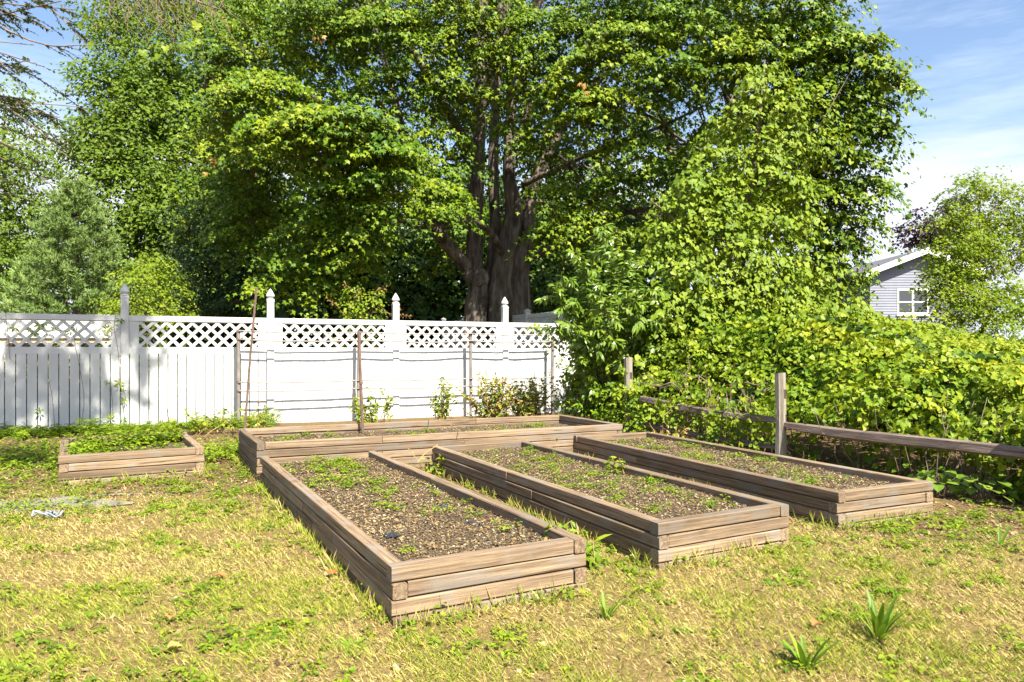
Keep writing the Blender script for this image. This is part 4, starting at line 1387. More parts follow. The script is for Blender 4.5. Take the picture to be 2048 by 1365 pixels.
# white pine
b = P(150, 700, 22.5); gz = float(ground_z(b[0], b[1]))
pine = thing('pine_tree', (b[0], b[1], gz), 'soft grey-green white pine above the picket fence', 'tree')
acc = Acc()
ztop = EYE + (HOR - 352) / F * 22.5
limb_paths(acc, [(b[0], b[1], gz - .2), (b[0] + .05, b[1], 3.5), (b[0] + .02, b[1], ztop)], [.13, .09, .012], 8, .05)
pos, dr, sz = [], [], []
z = 1.6
while z < ztop - .15:
    u = (z - 1.6) / (ztop - 1.6)
    reach = 2.45 * (1 - u) ** .85 + .10
    nb = RNG.integers(6, 9)
    a0 = RNG.random() * 6.28
    for k in range(nb):
        a = a0 + k * 2 * math.pi / nb + RNG.normal() * .15
        rr = reach * RNG.uniform(.75, 1.08)
        tip = np.array([b[0] + rr * math.cos(a), b[1] + rr * math.sin(a), z + rr * RNG.uniform(.20, .42)])
        st = np.array([b[0], b[1], z])
        pth = wiggle(st, tip, 4, .06, -.10)
        v, f = tube(np.array(pth), np.linspace(.022, .006, len(pth)), 4)
        acc.add(v, f)
        nt_ = int(8 + rr * 20)
        for j in range(nt_):
            w = RNG.uniform(.25, 1.0) if j else 1.0
            c = st + (tip - st) * w + RNG.normal(size=3) * np.array([.16, .16, .08]) * (1.15 - w * .5)
            ax = norm((tip - st) / rr + np.array([0, 0, .9]) + RNG.normal(size=3) * .35)
            nn_ = 20
            q = norm(ax + RNG.normal(size=(nn_, 3)) * .50)
            pos.append(c + ax * RNG.uniform(-.05, .05, (nn_, 1))); dr.append(q); sz.append(RNG.uniform(.11, .19, nn_))
    z += RNG.uniform(.27, .38)
acc.build('trunk', M['twig'], pine, smooth_shade=True)
pos = np.concatenate(pos); dr = np.concatenate(dr); sz = np.concatenate(sz)
rnd = np.clip(np.repeat(RNG.random(len(pos) // 20), 20) * .7 + RNG.random(len(pos)) * .3, 0, 1)
leaf_object('crown', 'needle', pos, dr, norm(unit(len(pos)) + np.array(SUNV)), sz, M['pine'], pine, rnd, width=1.7)

# ------------------------------------------------------------------ vine hedge over the split rails
hedge = thing('vine_hedge', rl(0, 1.5, .1), 'tangle of broad-leaved vines smothering the split-rail fence', 'hedge')


def hedge_surface(s, h, jig):
    """Point and outward normal on the hedge face: s along the rails, h 0 foot .. 1 crest .. 2 back of the top."""
    top = np.interp(s, [-5, -3, -1, 0, 1, 2, 4, 8], [2.35, 2.3, 1.82, 1.52, 1.42, 1.38, 1.32, 1.25])
    top = top + .28 * (vnoise(s, h * 2, .9, 8) - .5)
    hz_ = np.clip(h, 0, 1)
    z = top * hz_ ** .9
    hollow = np.exp(-((z - .25) / .27) ** 2) * smooth(3.0, 1.6, s)
    r = .20 + .42 * hollow * smooth(-4.3, -2.5, s) + .10 * hz_ + 2.15 * np.clip(hz_ - .22, 0, 1) ** 1.25
    over = np.clip(h - 1, 0, 1)
    r = r + over * 4.6
    z = z + over * (-.30 + .25 * vnoise(s + over * 3, over * 4, 1.1, 17))
    bump = (fbm(s, z + over * 3, 1.7, 2, 3) - .5)
    r = r - bump * .9
    z = z + bump * .22
    p = RB[None] + RDIR[None] * s[:, None] + RN[None] * (r + jig)[:, None]
    g = ground_z(p[:, 0], p[:, 1]) * (h < .15)
    nz = np.clip(.30 + .6 * hz_, 0, 1)
    nrm = np.column_stack([-RN[0] * (1 - nz * .7), -RN[1] * (1 - nz * .7), nz])
    return np.column_stack([p, z]), norm(nrm)


n = 37000
s = RNG.uniform(-4.2, 6.5, n)
h = RNG.choice([0, 1], n, p=[.70, .30]) + RNG.random(n)
keep = ~((h < .34) & (RNG.random(n) < np.where(h < .24, .80, .35) * smooth(3.2, 1.4, s)) & (s > -3.4))
keep &= (fbm(s, h * 2.6, 3.2, 91) > .36) | (RNG.random(n) < .25)
s, h = s[keep], h[keep]
n = len(s)
jig = np.abs(RNG.normal(0, .16, n))
jig = jig - .42 * ((s > -3.1) & (s < -.15) & (h > .15) & (h < .5) & (fbm(s, h * 2, 2.3, 33) > .52))
pos, nr = hedge_surface(s, h, jig)
nr = norm(nr * .8 + np.array(SUNV) * .25 + RNG.normal(size=(n, 3)) * .55)
dr = norm(np.array([0, 0, -.75]) - np.column_stack([RN[0] * np.ones(n), RN[1] * np.ones(n), np.zeros(n)]) * .35 + RNG.normal(size=(n, 3)) * .55)
dep = pos[:, 1]
size = RNG.uniform(.04, .095, n) * np.where(RNG.random(n) < .2, 1.4, 1.0)
size *= np.where(h > 1, 1.15, 1.0)
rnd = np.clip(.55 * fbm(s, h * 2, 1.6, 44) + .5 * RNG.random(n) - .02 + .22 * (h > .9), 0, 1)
# shoots that stand out of the face in lumps
ks = RNG.uniform(-4.0, 6.0, 150); kh = RNG.uniform(.42, 1.75, 150)
kc, kn = hedge_surface(ks, kh, np.zeros(150))
for i in range(150):
    rs = RNG.uniform(.6, 1.3)
    p_, d_, n_, r_ = sprays(kc[i] + kn[i] * .02, np.array([.30, .30, .17]) * rs, int(95 * rs), .26, .06, droop=.4, up=.5, sunbias=.4, rpow=.5)
    m_ = len(p_)
    pos = np.concatenate([pos, p_]); dr = np.concatenate([dr, d_]); nr = np.concatenate([nr, n_]); rnd = np.concatenate([rnd, np.clip(r_ * .7 + .1 + .3 * RNG.random(), 0, 1)])
    size = np.concatenate([size, RNG.uniform(.04, .095, m_)]); h = np.concatenate([h, np.full(m_, kh[i])]); s = np.concatenate([s, np.full(m_, ks[i])])
    jig = np.concatenate([jig, np.zeros(m_)]); dep = np.concatenate([dep, p_[:, 1]])
n = len(pos)
# trailing shoots over the far rails and the half-buried post
for i in range(54):
    if i < 18:
        c_ = rl(RNG.normal(-3.05, .22), RNG.uniform(-.22, .05), RNG.uniform(.25, 1.05))
    else:
        c_ = rl(RNG.uniform(-2.9, -.25), RNG.uniform(-.22, .1), RNG.uniform(.2, .85))
    p_, d_, n_, r_ = sprays(c_, np.array([.20, .14, .11]), 34, .2, .05, droop=.5, sunbias=.4)
    m_ = len(p_)
    pos = np.concatenate([pos, p_]); dr = np.concatenate([dr, d_]); nr = np.concatenate([nr, n_]); rnd = np.concatenate([rnd, np.clip(r_ * .8 + .1, 0, 1)])
    size = np.concatenate([size, RNG.uniform(.035, .075, m_)]); h = np.concatenate([h, np.full(m_, .2)]); s = np.concatenate([s, np.full(m_, -1.0)])
    jig = np.concatenate([jig, np.zeros(m_)]); dep = np.concatenate([dep, p_[:, 1]])
n = len(pos)
# the 300 leaves that show largest become pieces of their own
px = 1024 + pos[:, 0] / dep * F
py = HOR - (pos[:, 2] - EYE) / dep * F
show = size / dep * (px < 2040) * (px > 1160) * (jig < .05) * (h < 1) * (h > .25)
big = np.argsort(-show)[:300]
rest = np.ones(n, bool); rest[big] = False
kind_a = rest & (RNG.random(n) < .6)
kind_b = rest & ~kind_a
leaf_object('foliage', 'grape_small', pos[kind_a], dr[kind_a], nr[kind_a], size[kind_a], M['hedge'], hedge, rnd[kind_a], okind='stuff')
leaf_object('foliage', 'ovate', pos[kind_b], dr[kind_b], nr[kind_b], size[kind_b] * 1.1, M['hedge'], hedge, rnd[kind_b], okind='stuff', width=1.25)


def leaf_parts(parent, kind, idx, pos, dr, nr, size, rnd, mat, width=1.0, name='leaf'):
    T, Ft = LEAF[kind]
    T = T * np.array([width, 1, 1])
    mes = [mesh_np(name, T, Ft, M[mat], np.full(len(Ft), (k + .5) / 6)) for k in range(6)]
    for i in idx:
        y = norm(dr[i]); x = norm(np.cross(y, nr[i])); z = np.cross(x, y)
        sc = float(size[i])
        mw = Matrix(((x[0] * sc, y[0] * sc, z[0] * sc, pos[i][0]), (x[1] * sc, y[1] * sc, z[1] * sc, pos[i][1]), (x[2] * sc, y[2] * sc, z[2] * sc, pos[i][2]), (0, 0, 0, 1)))
        link(name, mes[min(5, int(rnd[i] * 6))], parent, mw)


leaf_parts(hedge, 'grape', big, pos, dr, nr, size, rnd, 'hedge')
# second, inner leaf layer that closes the mass
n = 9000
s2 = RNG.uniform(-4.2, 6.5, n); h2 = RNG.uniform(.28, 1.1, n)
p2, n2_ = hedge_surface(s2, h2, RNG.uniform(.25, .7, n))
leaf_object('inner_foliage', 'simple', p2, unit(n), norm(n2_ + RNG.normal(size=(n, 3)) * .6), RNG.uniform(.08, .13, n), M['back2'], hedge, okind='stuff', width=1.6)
# bare stems beneath
acc = Acc()
for k in range(190):
    s0 = RNG.uniform(-3.3, 5.8); r0 = RNG.uniform(.25, 1.1)
    a = rl(s0, r0, 0); a[2] = float(ground_z(a[0], a[1])) - .02
    bb = a + np.array([RNG.normal(0, .35), RNG.normal(0, .3), RNG.uniform(.4, 1.0)])
    v, f = tube(np.array(wiggle(a, bb, 4, .16)), np.linspace(RNG.uniform(.004, .012), .003, 5), 4)
    acc.add(v, f)
for k in range(34):
    a = rl(RNG.uniform(-2.3, -.2), RNG.uniform(-.05, .4), RNG.uniform(.6, 1.05))
    bb = a + np.array([RNG.normal(0, .35), RNG.normal(0, .3), RNG.normal(0, .15)])
    v, f = tube(np.array(wiggle(a, bb, 4, .2)), np.linspace(RNG.uniform(.005, .015), .003, 5), 5)
    acc.add(v, f)
acc.build('stems', M['twig'], hedge, smooth_shade=True)

# climbing vine over a small tree to the upper right of the hedge
vine = thing('climbing_vine', P(1480, 705, 13.4) * np.array([1, 1, 0]) + np.array([0, 0, .3]), 'heart-leaved vine draped over a small tree in front of the maple', 'vine')
VE = [(1540, 180, 13.6, 60, 30, 260), (1600, 230, 13.5, 50, 34, 260), (1480, 250, 13.6, 65, 38, 330), (1560, 290, 13.4, 75, 40, 420), (1470, 330, 13.3, 80, 40, 460), (1400, 370, 13.2, 70, 36, 380), (1540, 370, 13.2, 80, 42, 460), (1600, 400, 13.3, 55, 40, 300),
      (1460, 410, 13.0, 90, 42, 520), (1360, 420, 13.1, 50, 30, 230), (1540, 450, 12.9, 80, 42, 460), (1430, 480, 12.8, 80, 40, 460), (1500, 520, 12.7, 90, 42, 520), (1400, 540, 12.7, 80, 40, 440), (1560, 560, 12.6, 80, 40, 420), (1460, 590, 12.5, 100, 42, 520), (1360, 610, 12.5, 90, 40, 440), (1560, 620, 12.3, 90, 36, 420), (1280, 640, 12.6, 80, 44, 380), (1400, 660, 12.3, 100, 40, 440),
      (1520, 140, 13.8, 40, 22, 140), (1640, 300, 13.6, 40, 34, 180), (1330, 480, 12.9, 50, 40, 260), (1620, 520, 12.8, 50, 40, 230), (1680, 620, 12.6, 60, 26, 260), (1650, 590, 12.8, 40, 24, 170), (1700, 650, 12.3, 50, 24, 220),
      (1210, 700, 13.0, 60, 50, 330), (1180, 780, 13.3, 40, 45, 260), (1270, 740, 12.6, 60, 40, 300), (1790, 140, 14.2, 26, 20, 60), (1760, 105, 14.2, 40, 8, 26)]
PP, DD, NN, RR = [], [], [], []
for (ex, ey, ed, wx, wy, nl) in VE:
    C = P(ex, ey, ed)
    p_, d_, n_, r_ = sprays(C, (wx * ed / F, .45, wy * ed / F), int(nl * 1.35), .34, .08, droop=.55, up=.5, sunbias=.45, hang=1.0, rpow=.4)
    PP.append(p_); DD.append(d_); NN.append(n_); RR.append(np.clip(r_ * .8 + RNG.random() * .2, 0, 1))
PP = np.concatenate(PP); DD = np.concatenate(DD); NN = np.concatenate(NN); RR = np.concatenate(RR)
SZ = RNG.uniform(.05, .12, len(PP))
big = np.argsort(-(SZ / PP[:, 1] * (PP[:, 1] < 13.0)))[:300]
rest = np.ones(len(PP), bool); rest[big] = False
leaf_object('foliage', 'heart', PP[rest], DD[rest], NN[rest], SZ[rest], M['vine'], vine, RR[rest], okind='stuff')
leaf_parts(vine, 'heart', big, PP, DD, NN, SZ, RR, 'vine')
acc = Acc()
for pth, rad in (([P(1490, 700, 13.3) - np.array([0, 0, 1.2]), P(1480, 600, 13.3), P(1500, 400, 13.4), P(1520, 220, 13.6), P(1530, 120, 13.7)], [.07, .06, .045, .03, .01]),
                 ([P(1490, 600, 13.3), P(1400, 500, 13.1), P(1350, 440, 13.0), P(1300, 400, 13.0)], [.035, .025, .015, .006]),
                 ([P(1500, 420, 13.4), P(1570, 330, 13.4), P(1640, 250, 13.6)], [.03, .018, .006]),
                 ([P(1640, 250, 13.8), P(1720, 120, 14.1), P(1770, 108, 14.2), P(1806, 96, 14.2)], [.008, .006, .004, .002]),
                 ([P(1450, 700, 12.9) - np.array([0, 0, 1.0]), P(1420, 620, 12.8), P(1380, 560, 12.8)], [.03, .02, .008])):
    limb_paths(acc, pth, rad, 6, .05, 4)
acc.build('stems', M['twig'], vine, smooth_shade=True)

# narrow-leaved young tree (long glossy drooping leaves)
shr = thing('narrow_leaved_shrub', P(1240, 705, 12.9) * np.array([1, 1, 0]) + np.array([0, 0, .12]), 'young tree with long narrow glossy leaves at the end of the fence', 'shrub')
acc = Acc(); PP, DD, NN, RR = [], [], [], []
root = P(1230, 705, 12.9); root[2] = .1
SH = [(1235, 455, 12.9), (1180, 475, 12.9), (1150, 500, 12.8), (1110, 590, 12.6), (1290, 520, 12.7), (1340, 560, 12.5), (1200, 560, 12.4), (1260, 590, 12.2), (1140, 560, 12.6), (1180, 640, 12.3),
      (1300, 640, 12.1), (1120, 660, 12.5), (1230, 680, 12.1), (1330, 690, 12.0), (1160, 720, 12.4), (1270, 760, 12.0), (1200, 780, 12.4), (1320, 620, 12.3), (1220, 520, 12.7), (1270, 540, 12.6), (1190, 690, 12.3), (1150, 600, 12.4), (1240, 640, 12.2), (1180, 760, 12.5), (1165, 820, 12.6), (1215, 470, 12.4), (1160, 520, 12.2), (1110, 570, 12.2), (1250, 500, 12.2), (1290, 580, 12.0), (1210, 600, 11.9), (1150, 650, 12.0), (1300, 720, 12.0), (1240, 720, 12.3), (1170, 680, 12.8)]
for (ex, ey, ed) in SH:
    tip = P(ex, ey, ed)
    st = root + (tip - root) * RNG.uniform(.25, .5) + np.array([0, .2, .1])
    pth, rd = smooth_path(wiggle(st, tip, 4, .10, .45), np.linspace(.012, .003, 5), 5)
    v, f = tube(pth, rd, 5); acc.add(v, f)
    for j in range(3):                                    # side shoots
        k0 = RNG.integers(len(pth) // 2, len(pth))
        e = pth[k0] + RNG.normal(size=3) * np.array([.22, .18, .14]) + np.array([0, -.08, .02])
        q, qr = smooth_path(wiggle(pth[k0], e, 3, .1, .3), np.linspace(.005, .002, 4), 4)
        v, f = tube(q, qr, 4); acc.add(v, f)
        for pp_ in (q,):
            m_ = len(pp_) * 2
            tt = RNG.uniform(.1, 1, m_) * (len(pp_) - 1)
            i0 = np.clip(tt.astype(int), 0, len(pp_) - 2); fr = (tt - i0)[:, None]
            PP.append(pp_[i0] * (1 - fr) + pp_[i0 + 1] * fr)
            ax = norm(pp_[-1] - pp_[0])
            DD.append(norm(ax * .5 + RNG.normal(size=(m_, 3)) * .5 + np.array([0, 0, -.75])))
            NN.append(norm(np.array([.2, -.5, .5]) + np.array(SUNV) * .5 + RNG.normal(size=(m_, 3)) * .35)); RR.append(RNG.random(m_))
    m_ = 90
    tt = (.30 + .70 * RNG.random(m_)) * (len(pth) - 1)
    i0 = np.clip(tt.astype(int), 0, len(pth) - 2); fr = (tt - i0)[:, None]
    PP.append(pth[i0] * (1 - fr) + pth[i0 + 1] * fr)
    ax = norm(pth[-1] - pth[len(pth) // 2])
    sd = norm(np.cross(ax, [0, 0, 1.0]))
    DD.append(norm(ax * .55 + sd[None] * RNG.choice([-1, 1], m_)[:, None] * .8 + RNG.normal(size=(m_, 3)) * .25 + np.array([0, 0, -.55])))
    NN.append(norm(np.array([.2, -.5, .5]) + np.array(SUNV) * .5 + RNG.normal(size=(m_, 3)) * .3)); RR.append(RNG.random(m_))
acc.build('stems', M['twig'], shr, smooth_shade=True)
PP = np.concatenate(PP); DD = np.concatenate(DD); NN = np.concatenate(NN); RR = np.concatenate(RR)
leaf_object('foliage', 'lance', PP, DD, NN, RNG.uniform(.12, .19, len(PP)), M['peach'], shr, RR, okind='stuff', width=1.15)
PP2, DD2, NN2, RR2 = [], [], [], []
for (ex, ey, ed, wx, wy, nl) in ((1200, 640, 13.0, 60, 70, 900), (1190, 740, 13.1, 45, 80, 900), (1260, 690, 12.8, 70, 70, 1000), (1310, 760, 12.4, 60, 55, 700), (1250, 810, 12.5, 70, 40, 600), (1180, 820, 12.9, 40, 40, 400), (1122, 670, 13.6, 26, 26, 130), (1140, 740, 13.7, 16, 40, 70), (1085, 655, 13.7, 26, 14, 70)):
    p_, d_, n_, r_ = sprays(P(ex, ey, ed), (wx * ed / F, .35, wy * ed / F), nl, .28, .06, droop=.4, sunbias=.5)
    PP2.append(p_); DD2.append(d_); NN2.append(n_); RR2.append(r_)
PP2 = np.concatenate(PP2)
th2 = thing('creeper_thicket', P(1230, 705, 13.1) * np.array([1, 1, 0]) + np.array([0, 0, .1]), 'small-leaved creeper thicket covering the last white fence post', 'shrub')
leaf_object('foliage', 'ovate', PP2, np.concatenate(DD2), np.concatenate(NN2), RNG.uniform(.05, .09, len(PP2)), M['hedge'], th2, np.clip(np.concatenate(RR2) * .8, 0, 1), okind='stuff')
acc = Acc()
for k in range(40):
    a = P(RNG.uniform(1150, 1330), 800, 12.9); a[2] = .1
    bb = P(RNG.uniform(1120, 1330), RNG.uniform(620, 780), 12.8)
    v, f = tube(np.array(wiggle(a, bb, 4, .12)), np.linspace(.008, .003, 5), 4); acc.add(v, f)
acc.build('stems', M['twig'], th2, smooth_shade=True)

# ------------------------------------------------------------------ hemlock boughs reaching in from the upper edge
hem = thing('hemlock_tree', (-8.2, 6.2, .03), 'hemlock boughs with drooping twigs reaching in at the upper corner', 'tree')
acc = Acc()
limb_paths(acc, [(-8.2, 6.2, -.2), (-8.15, 6.25, 5.0), (-8.2, 6.2, 11.5), (-8.2, 6.2, 17.0)], [.32, .26, .17, .03], 10, .08)
pos, dr, sz = [], [], []


def bough(tip, src, nt, tw=.45, droop=.25, dens=1.0, nsz=1.0, u0=.2):
    pth, rd = smooth_path(wiggle(src, tip, 5, .14, .22), np.linspace(.020, .004, 6), 6)
    v, f = tube(pth, rd, 5); acc.add(v, f)
    ax = norm(pth[-1] - pth[0]); sd = norm(np.cross(ax, [0, 0, 1.0]))
    for k in range(nt):
        u = RNG.uniform(u0, 1.0)
        i0 = int(u * (len(pth) - 1)); c = pth[i0]
        sgn = RNG.choice([-1, 1])
        L_ = tw * RNG.uniform(.4, 1.1) * (1.15 - u * .55)
        e = c + (ax * RNG.uniform(.4, 1.0) + sd * sgn * RNG.uniform(.3, .9) + RNG.normal(size=3) * .15) * L_ + np.array([0, 0, -droop * L_ * RNG.uniform(.5, 2)])
        q, qr = smooth_path(wiggle(c, e, 3, .1, .15), np.linspace(.004, .0015, 4), 2)
        v, f = tube(q, qr, 3, cap=False); acc.add(v, f)
        m_ = int(60 * L_ / .3 * dens)
        tt = RNG.random(m_) * (len(q) - 1); j0 = np.clip(tt.astype(int), 0, len(q) - 2); fr = (tt - j0)[:, None]
        pp_ = q[j0] * (1 - fr) + q[j0 + 1] * fr
        tx = norm(q[-1] - q[0]); ts = norm(np.cross(tx, [0, 0, 1.0]) + RNG.normal(size=3) * .2)
        pos.append(pp_); dr.append(norm(tx * .5 + ts[None] * RNG.choice([-1, 1], m_)[:, None] + RNG.normal(size=(m_, 3)) * .25)); sz.append(RNG.uniform(.022, .04, m_) * nsz)


HB = [((160, 215, 6.6), 26, .42), ((120, 235, 6.8), 22, .42), ((140, 290, 7.0), 24, .45), ((60, 200, 6.4), 22, .42), ((90, 330, 7.2), 20, .40), ((30, 300, 6.6), 22, .42), ((60, 400, 7.4), 16, .38), ((10, 380, 7.0), 18, .4),
      ((100, 60, 6.0), 30, .40), ((60, 120, 6.2), 26, .40), ((150, 20, 5.8), 26, .38), ((20, 60, 6.0), 26, .4), ((180, 90, 6.2), 14, .32), ((30, 150, 6.3), 20, .4)]
for (tp, nt_, tw) in HB + [((q[0] + RNG.uniform(-40, 30), q[1] + RNG.uniform(-25, 45), q[2] + RNG.uniform(-.3, .5)), 30, w_ * 1.1) for q, _, w_ in HB]:
    tip = P(*tp)
    nt_ = int(nt_ * 1.2)
    bough(tip, np.array([-8.15, 6.25, tip[2] + RNG.uniform(.2, .9)]), nt_, tw)
for k in range(38):                                       # boughs above the picture, which shade the first fence panel
    fp = fpos(1.35 * RNG.random() ** 1.3 - 1.15)
    tip = np.array([fp[0], fp[1], RNG.uniform(-.5, 2.9)]) + np.array(SUNV) * RNG.uniform(11.0, 15.0)
    bough(tip, np.array([-8.15, 6.25, tip[2] + RNG.uniform(.2, 1.0)]), 24, .75, dens=.34, nsz=3.4, u0=.76)
acc.build('trunk', M['twig'], hem, smooth_shade=True)
pos = np.concatenate(pos)
leaf_object('crown', 'simple', pos, np.concatenate(dr), norm(RNG.normal(size=(len(pos), 3)) * .4 + np.array([0, 0, 1])), np.concatenate(sz), M['hemlock'], hem, width=.55)

# dangling dry twigs with a few broad leaves, hanging from above
dang = thing('hanging_twigs', P(300, -60, 6.4), 'dry hanging twigs with a few broad yellow-green leaves along the top edge', 'branch')
acc = Acc()
pos, dr, sz, rn = [], [], [], []
src = np.array([-8.15, 6.25, 6.2])
main = [P(60, -90, 6.3), P(200, -60, 6.4), P(330, -20, 6.5), P(440, 20, 6.6)]
mp_, mr_ = smooth_path([src] + main, [.03, .025, .02, .014, .006], 6)
v, f = tube(mp_, mr_, 6); acc.add(v, f)
for k in range(90):
    c = P(RNG.uniform(190, 430), RNG.uniform(-70, 10), RNG.uniform(6.2, 6.8))
    e = c + np.array([RNG.normal(.08, .18), RNG.normal(0, .12), -RNG.uniform(.12, .55)])
    q, qr = smooth_path(wiggle(c, e, 4, .25), np.linspace(.0045, .0015, 5), 4)
    v, f = tube(q, qr, 4); acc.add(v, f)
    m_ = 22
    tt = RNG.random(m_) * (len(q) - 1); j0 = np.clip(tt.astype(int), 0, len(q) - 2); fr = (tt - j0)[:, None]
    pos.append(q[j0] * (1 - fr) + q[j0 + 1] * fr); dr.append(norm(RNG.normal(size=(m_, 3)) + np.array([0, 0, -.5]))); sz.append(RNG.uniform(.02, .04, m_)); rn.append(RNG.random(m_))
acc.build('twigs', M['twig'], dang, smooth_shade=True)
pos = np.concatenate(pos)
leaf_object('needles', 'simple', pos, np.concatenate(dr), unit(len(pos)), np.concatenate(sz), M['lime'], dang, np.concatenate(rn), okind='stuff', width=.35)
for (px, py) in ((285, 100), (300, 118), (318, 108), (330, 92), (288, 125), (160, 45), (175, 60), (150, 68), (185, 85), (170, 30), (450, 62), (372, 60), (395, 45), (470, 40)):
    c = P(px, py, 6.3)
    leaf_parts(dang, 'grape', [0], np.array([c]), norm(np.array([[RNG.normal(0, .4), -.2, -1]])), norm(np.array([[RNG.normal(0, .5), -.8, .6]])), [RNG.uniform(.07, .11)], [RNG.random()], 'lime')

# ------------------------------------------------------------------ lawn
n = 620000
y = 2.2 + 6.8 * RNG.random(n) ** 1.25
x = RNG.uniform(-1, 1, n) * (.82 * y + 1.5)
keep = (RNG.random(n) < np.clip((4.2 / y) ** 1.1, .25, 1)) & (~in_any_bed(x, y, .0)) & (RNG.random(n) < .06 + .94 * lawn_mask(x, y))
qf = (x - F0[0]) * FN[0] + (y - F0[1]) * FN[1]
rr = (x - RB[0]) * RN[0] + (y - RB[1]) * RN[1]
keep &= (qf > .1) & (rr < .3)
keep &= RNG.random(n) < .30 + .70 * smooth(.34, .56, fbm(x, y, 3.4, 77))
x, y = x[keep], y[keep]
n = len(x)
green = fbm(x, y, 1.5, 61) * .62 + fbm(x, y, 6.5, 71) * .38
green = green + .06 * smooth(4.6, 3.2, y) - .02
isg = RNG.random(n) < smooth(.39, .67, green) * .52 + .04
a = RNG.random(n) * 2 * np.pi
tilt = np.where(isg, RNG.uniform(.5, 1.6, n), RNG.uniform(.05, 1.2, n))
dirs = norm(np.column_stack([np.cos(a), np.sin(a), tilt]))
nr = norm(np.column_stack([-np.cos(a) * tilt, -np.sin(a) * tilt, np.ones(n)]) + RNG.normal(size=(n, 3)) * .3)
pos = np.column_stack([x, y, ground_z(x, y) - .004])
ln = np.where(isg, RNG.uniform(.03, .075, n), RNG.uniform(.022, .055, n)) * np.where(RNG.random(n) < .03, 1.6, 1)
wd = RNG.uniform(.0022, .0044, n) * np.clip(y / 4.0, .9, 1.8) / ln
rnd = np.where(isg, RNG.uniform(.58, 1.0, n), RNG.uniform(0, .52, n))
o = leaf_object('lawn_grass', 'blade', pos, dirs, nr, ln, M['grass'], None, rnd, width=wd)
tag(o, 'short dry lawn grass mixed with green tufts before the beds', 'grass', kind='stuff')

# litter on the ground among the beds
n = 80000
y = RNG.uniform(3.0, 12.8, n); x = RNG.uniform(-1, 1, n) * .8 * y
qf = (x - F0[0]) * FN[0] + (y - F0[1]) * FN[1]; rr = (x - RB[0]) * RN[0] + (y - RB[1]) * RN[1]
keep = ~in_any_bed(x, y, 0) & (qf > .05) & (rr < 1.3) & (RNG.random(n) < 1.05 - .97 * lawn_mask(x, y))
xy = np.column_stack([x[keep], y[keep]])
o = litter_object('ground_litter', xy, ground_z(xy[:, 0], xy[:, 1]), .010, .032)
tag(o, 'brown dead leaves and straw strewn between the beds and fences', 'litter', kind='stuff')


def plant_arrays(x, y, z, hgt, nleaf, lsize, spread=.5, upn=.9):
    """Small broad-leaved plants: leaf frames for many plants at once."""
    n = len(x)
    nl = nleaf
    a = RNG.random((n, 1)) * 6.28 + np.arange(nl)[None] * 2.4 + RNG.normal(size=(n, nl)) * .3
    hh = np.asarray(hgt).reshape(-1, 1) * RNG.uniform(.25, 1.0, (n, nl))
    sp = np.asarray(hgt).reshape(-1, 1) * spread * RNG.uniform(.1, 1.0, (n, nl))
    pos = np.stack([x[:, None] + np.cos(a) * sp, y[:, None] + np.sin(a) * sp, z[:, None] + hh], -1)
    d = np.stack([np.cos(a), np.sin(a), RNG.uniform(-.45, .35, (n, nl))], -1)
    nr = np.stack([np.cos(a) * .25, np.sin(a) * .25, np.full((n, nl), upn)], -1) + RNG.normal(size=(n, nl, 3)) * .22
    sz = np.asarray(lsize).reshape(-1, 1) * RNG.uniform(.6, 1.2, (n, nl))
    rv = np.clip(RNG.random((n, 1)) * .6 + RNG.random((n, nl)) * .4, 0, 1)
    return pos.reshape(-1, 3), norm(d).reshape(-1, 3), norm(nr).reshape(-1, 3), sz.ravel(), rv.ravel()


def weeds(name, label, cat, x, y, z, hgt, nleaf, lsize, kind, mat='weed', parent=None, stems=True, spread=.5, okind='stuff'):
    p, d, nr, sz, rv = plant_arrays(x, y, z, hgt, nleaf, lsize, spread)
    o = leaf_object(name, kind, p, d, nr, sz, M[mat], parent, rv)
    tag(o, label, cat, kind=okind)
    return o


def clustered(n, ncl, sampler, spread):
    c = sampler(ncl)
    i = RNG.integers(0, ncl, n)
    return c[i] + RNG.normal(size=(n, 2)) * spread


# weeds in the beds
for (t, so, c, zs), n_, ncl, lab, ls in ((b1, 420, 70, 'green seedlings sprouting along the edges of the lowest corner bed', .022), (b2, 460, 70, 'green seedlings scattered over the middle long bed', .020),
                                         (b3, 360, 60, 'green seedlings scattered over the bed by the split rails', .020), (b4, 240, 34, 'sparse yellow-green weeds along the long crosswise bed', .026)):
    cl = scatter_quad(c, ncl, .18)
    if c is b1[2]:
        k = RNG.random(ncl) < .45
        far = (c[2] + c[3]) / 2
        cl = np.where(k[:, None], far + (cl - far) * np.array([.42, .42]), cl)
    i = RNG.integers(0, ncl, n_)
    xy = cl[i] + RNG.normal(size=(n_, 2)) * .055
    ok = in_quad(xy[:, 0], xy[:, 1], c, -.10)
    xy = xy[ok]
    weeds('seedlings', lab, 'weeds', xy[:, 0], xy[:, 1], soil_height(xy[:, 0], xy[:, 1], zs), RNG.uniform(.02, .07, len(xy)), 8, np.full(len(xy), ls) * RNG.uniform(.8, 1.6, len(xy)), 'ovate')
xy = scatter_quad(b5[2], 700, .16)
k = fbm(xy[:, 0], xy[:, 1], 1.4, 81) > .40
xy = xy[k]
weeds('weed_patch', 'dense leafy weeds filling the small separate bed', 'weeds', xy[:, 0], xy[:, 1], soil_height(xy[:, 0], xy[:, 1], b5[3]), RNG.uniform(.06, .20, len(xy)), 9, RNG.uniform(.04, .07, len(xy)), 'ovate')

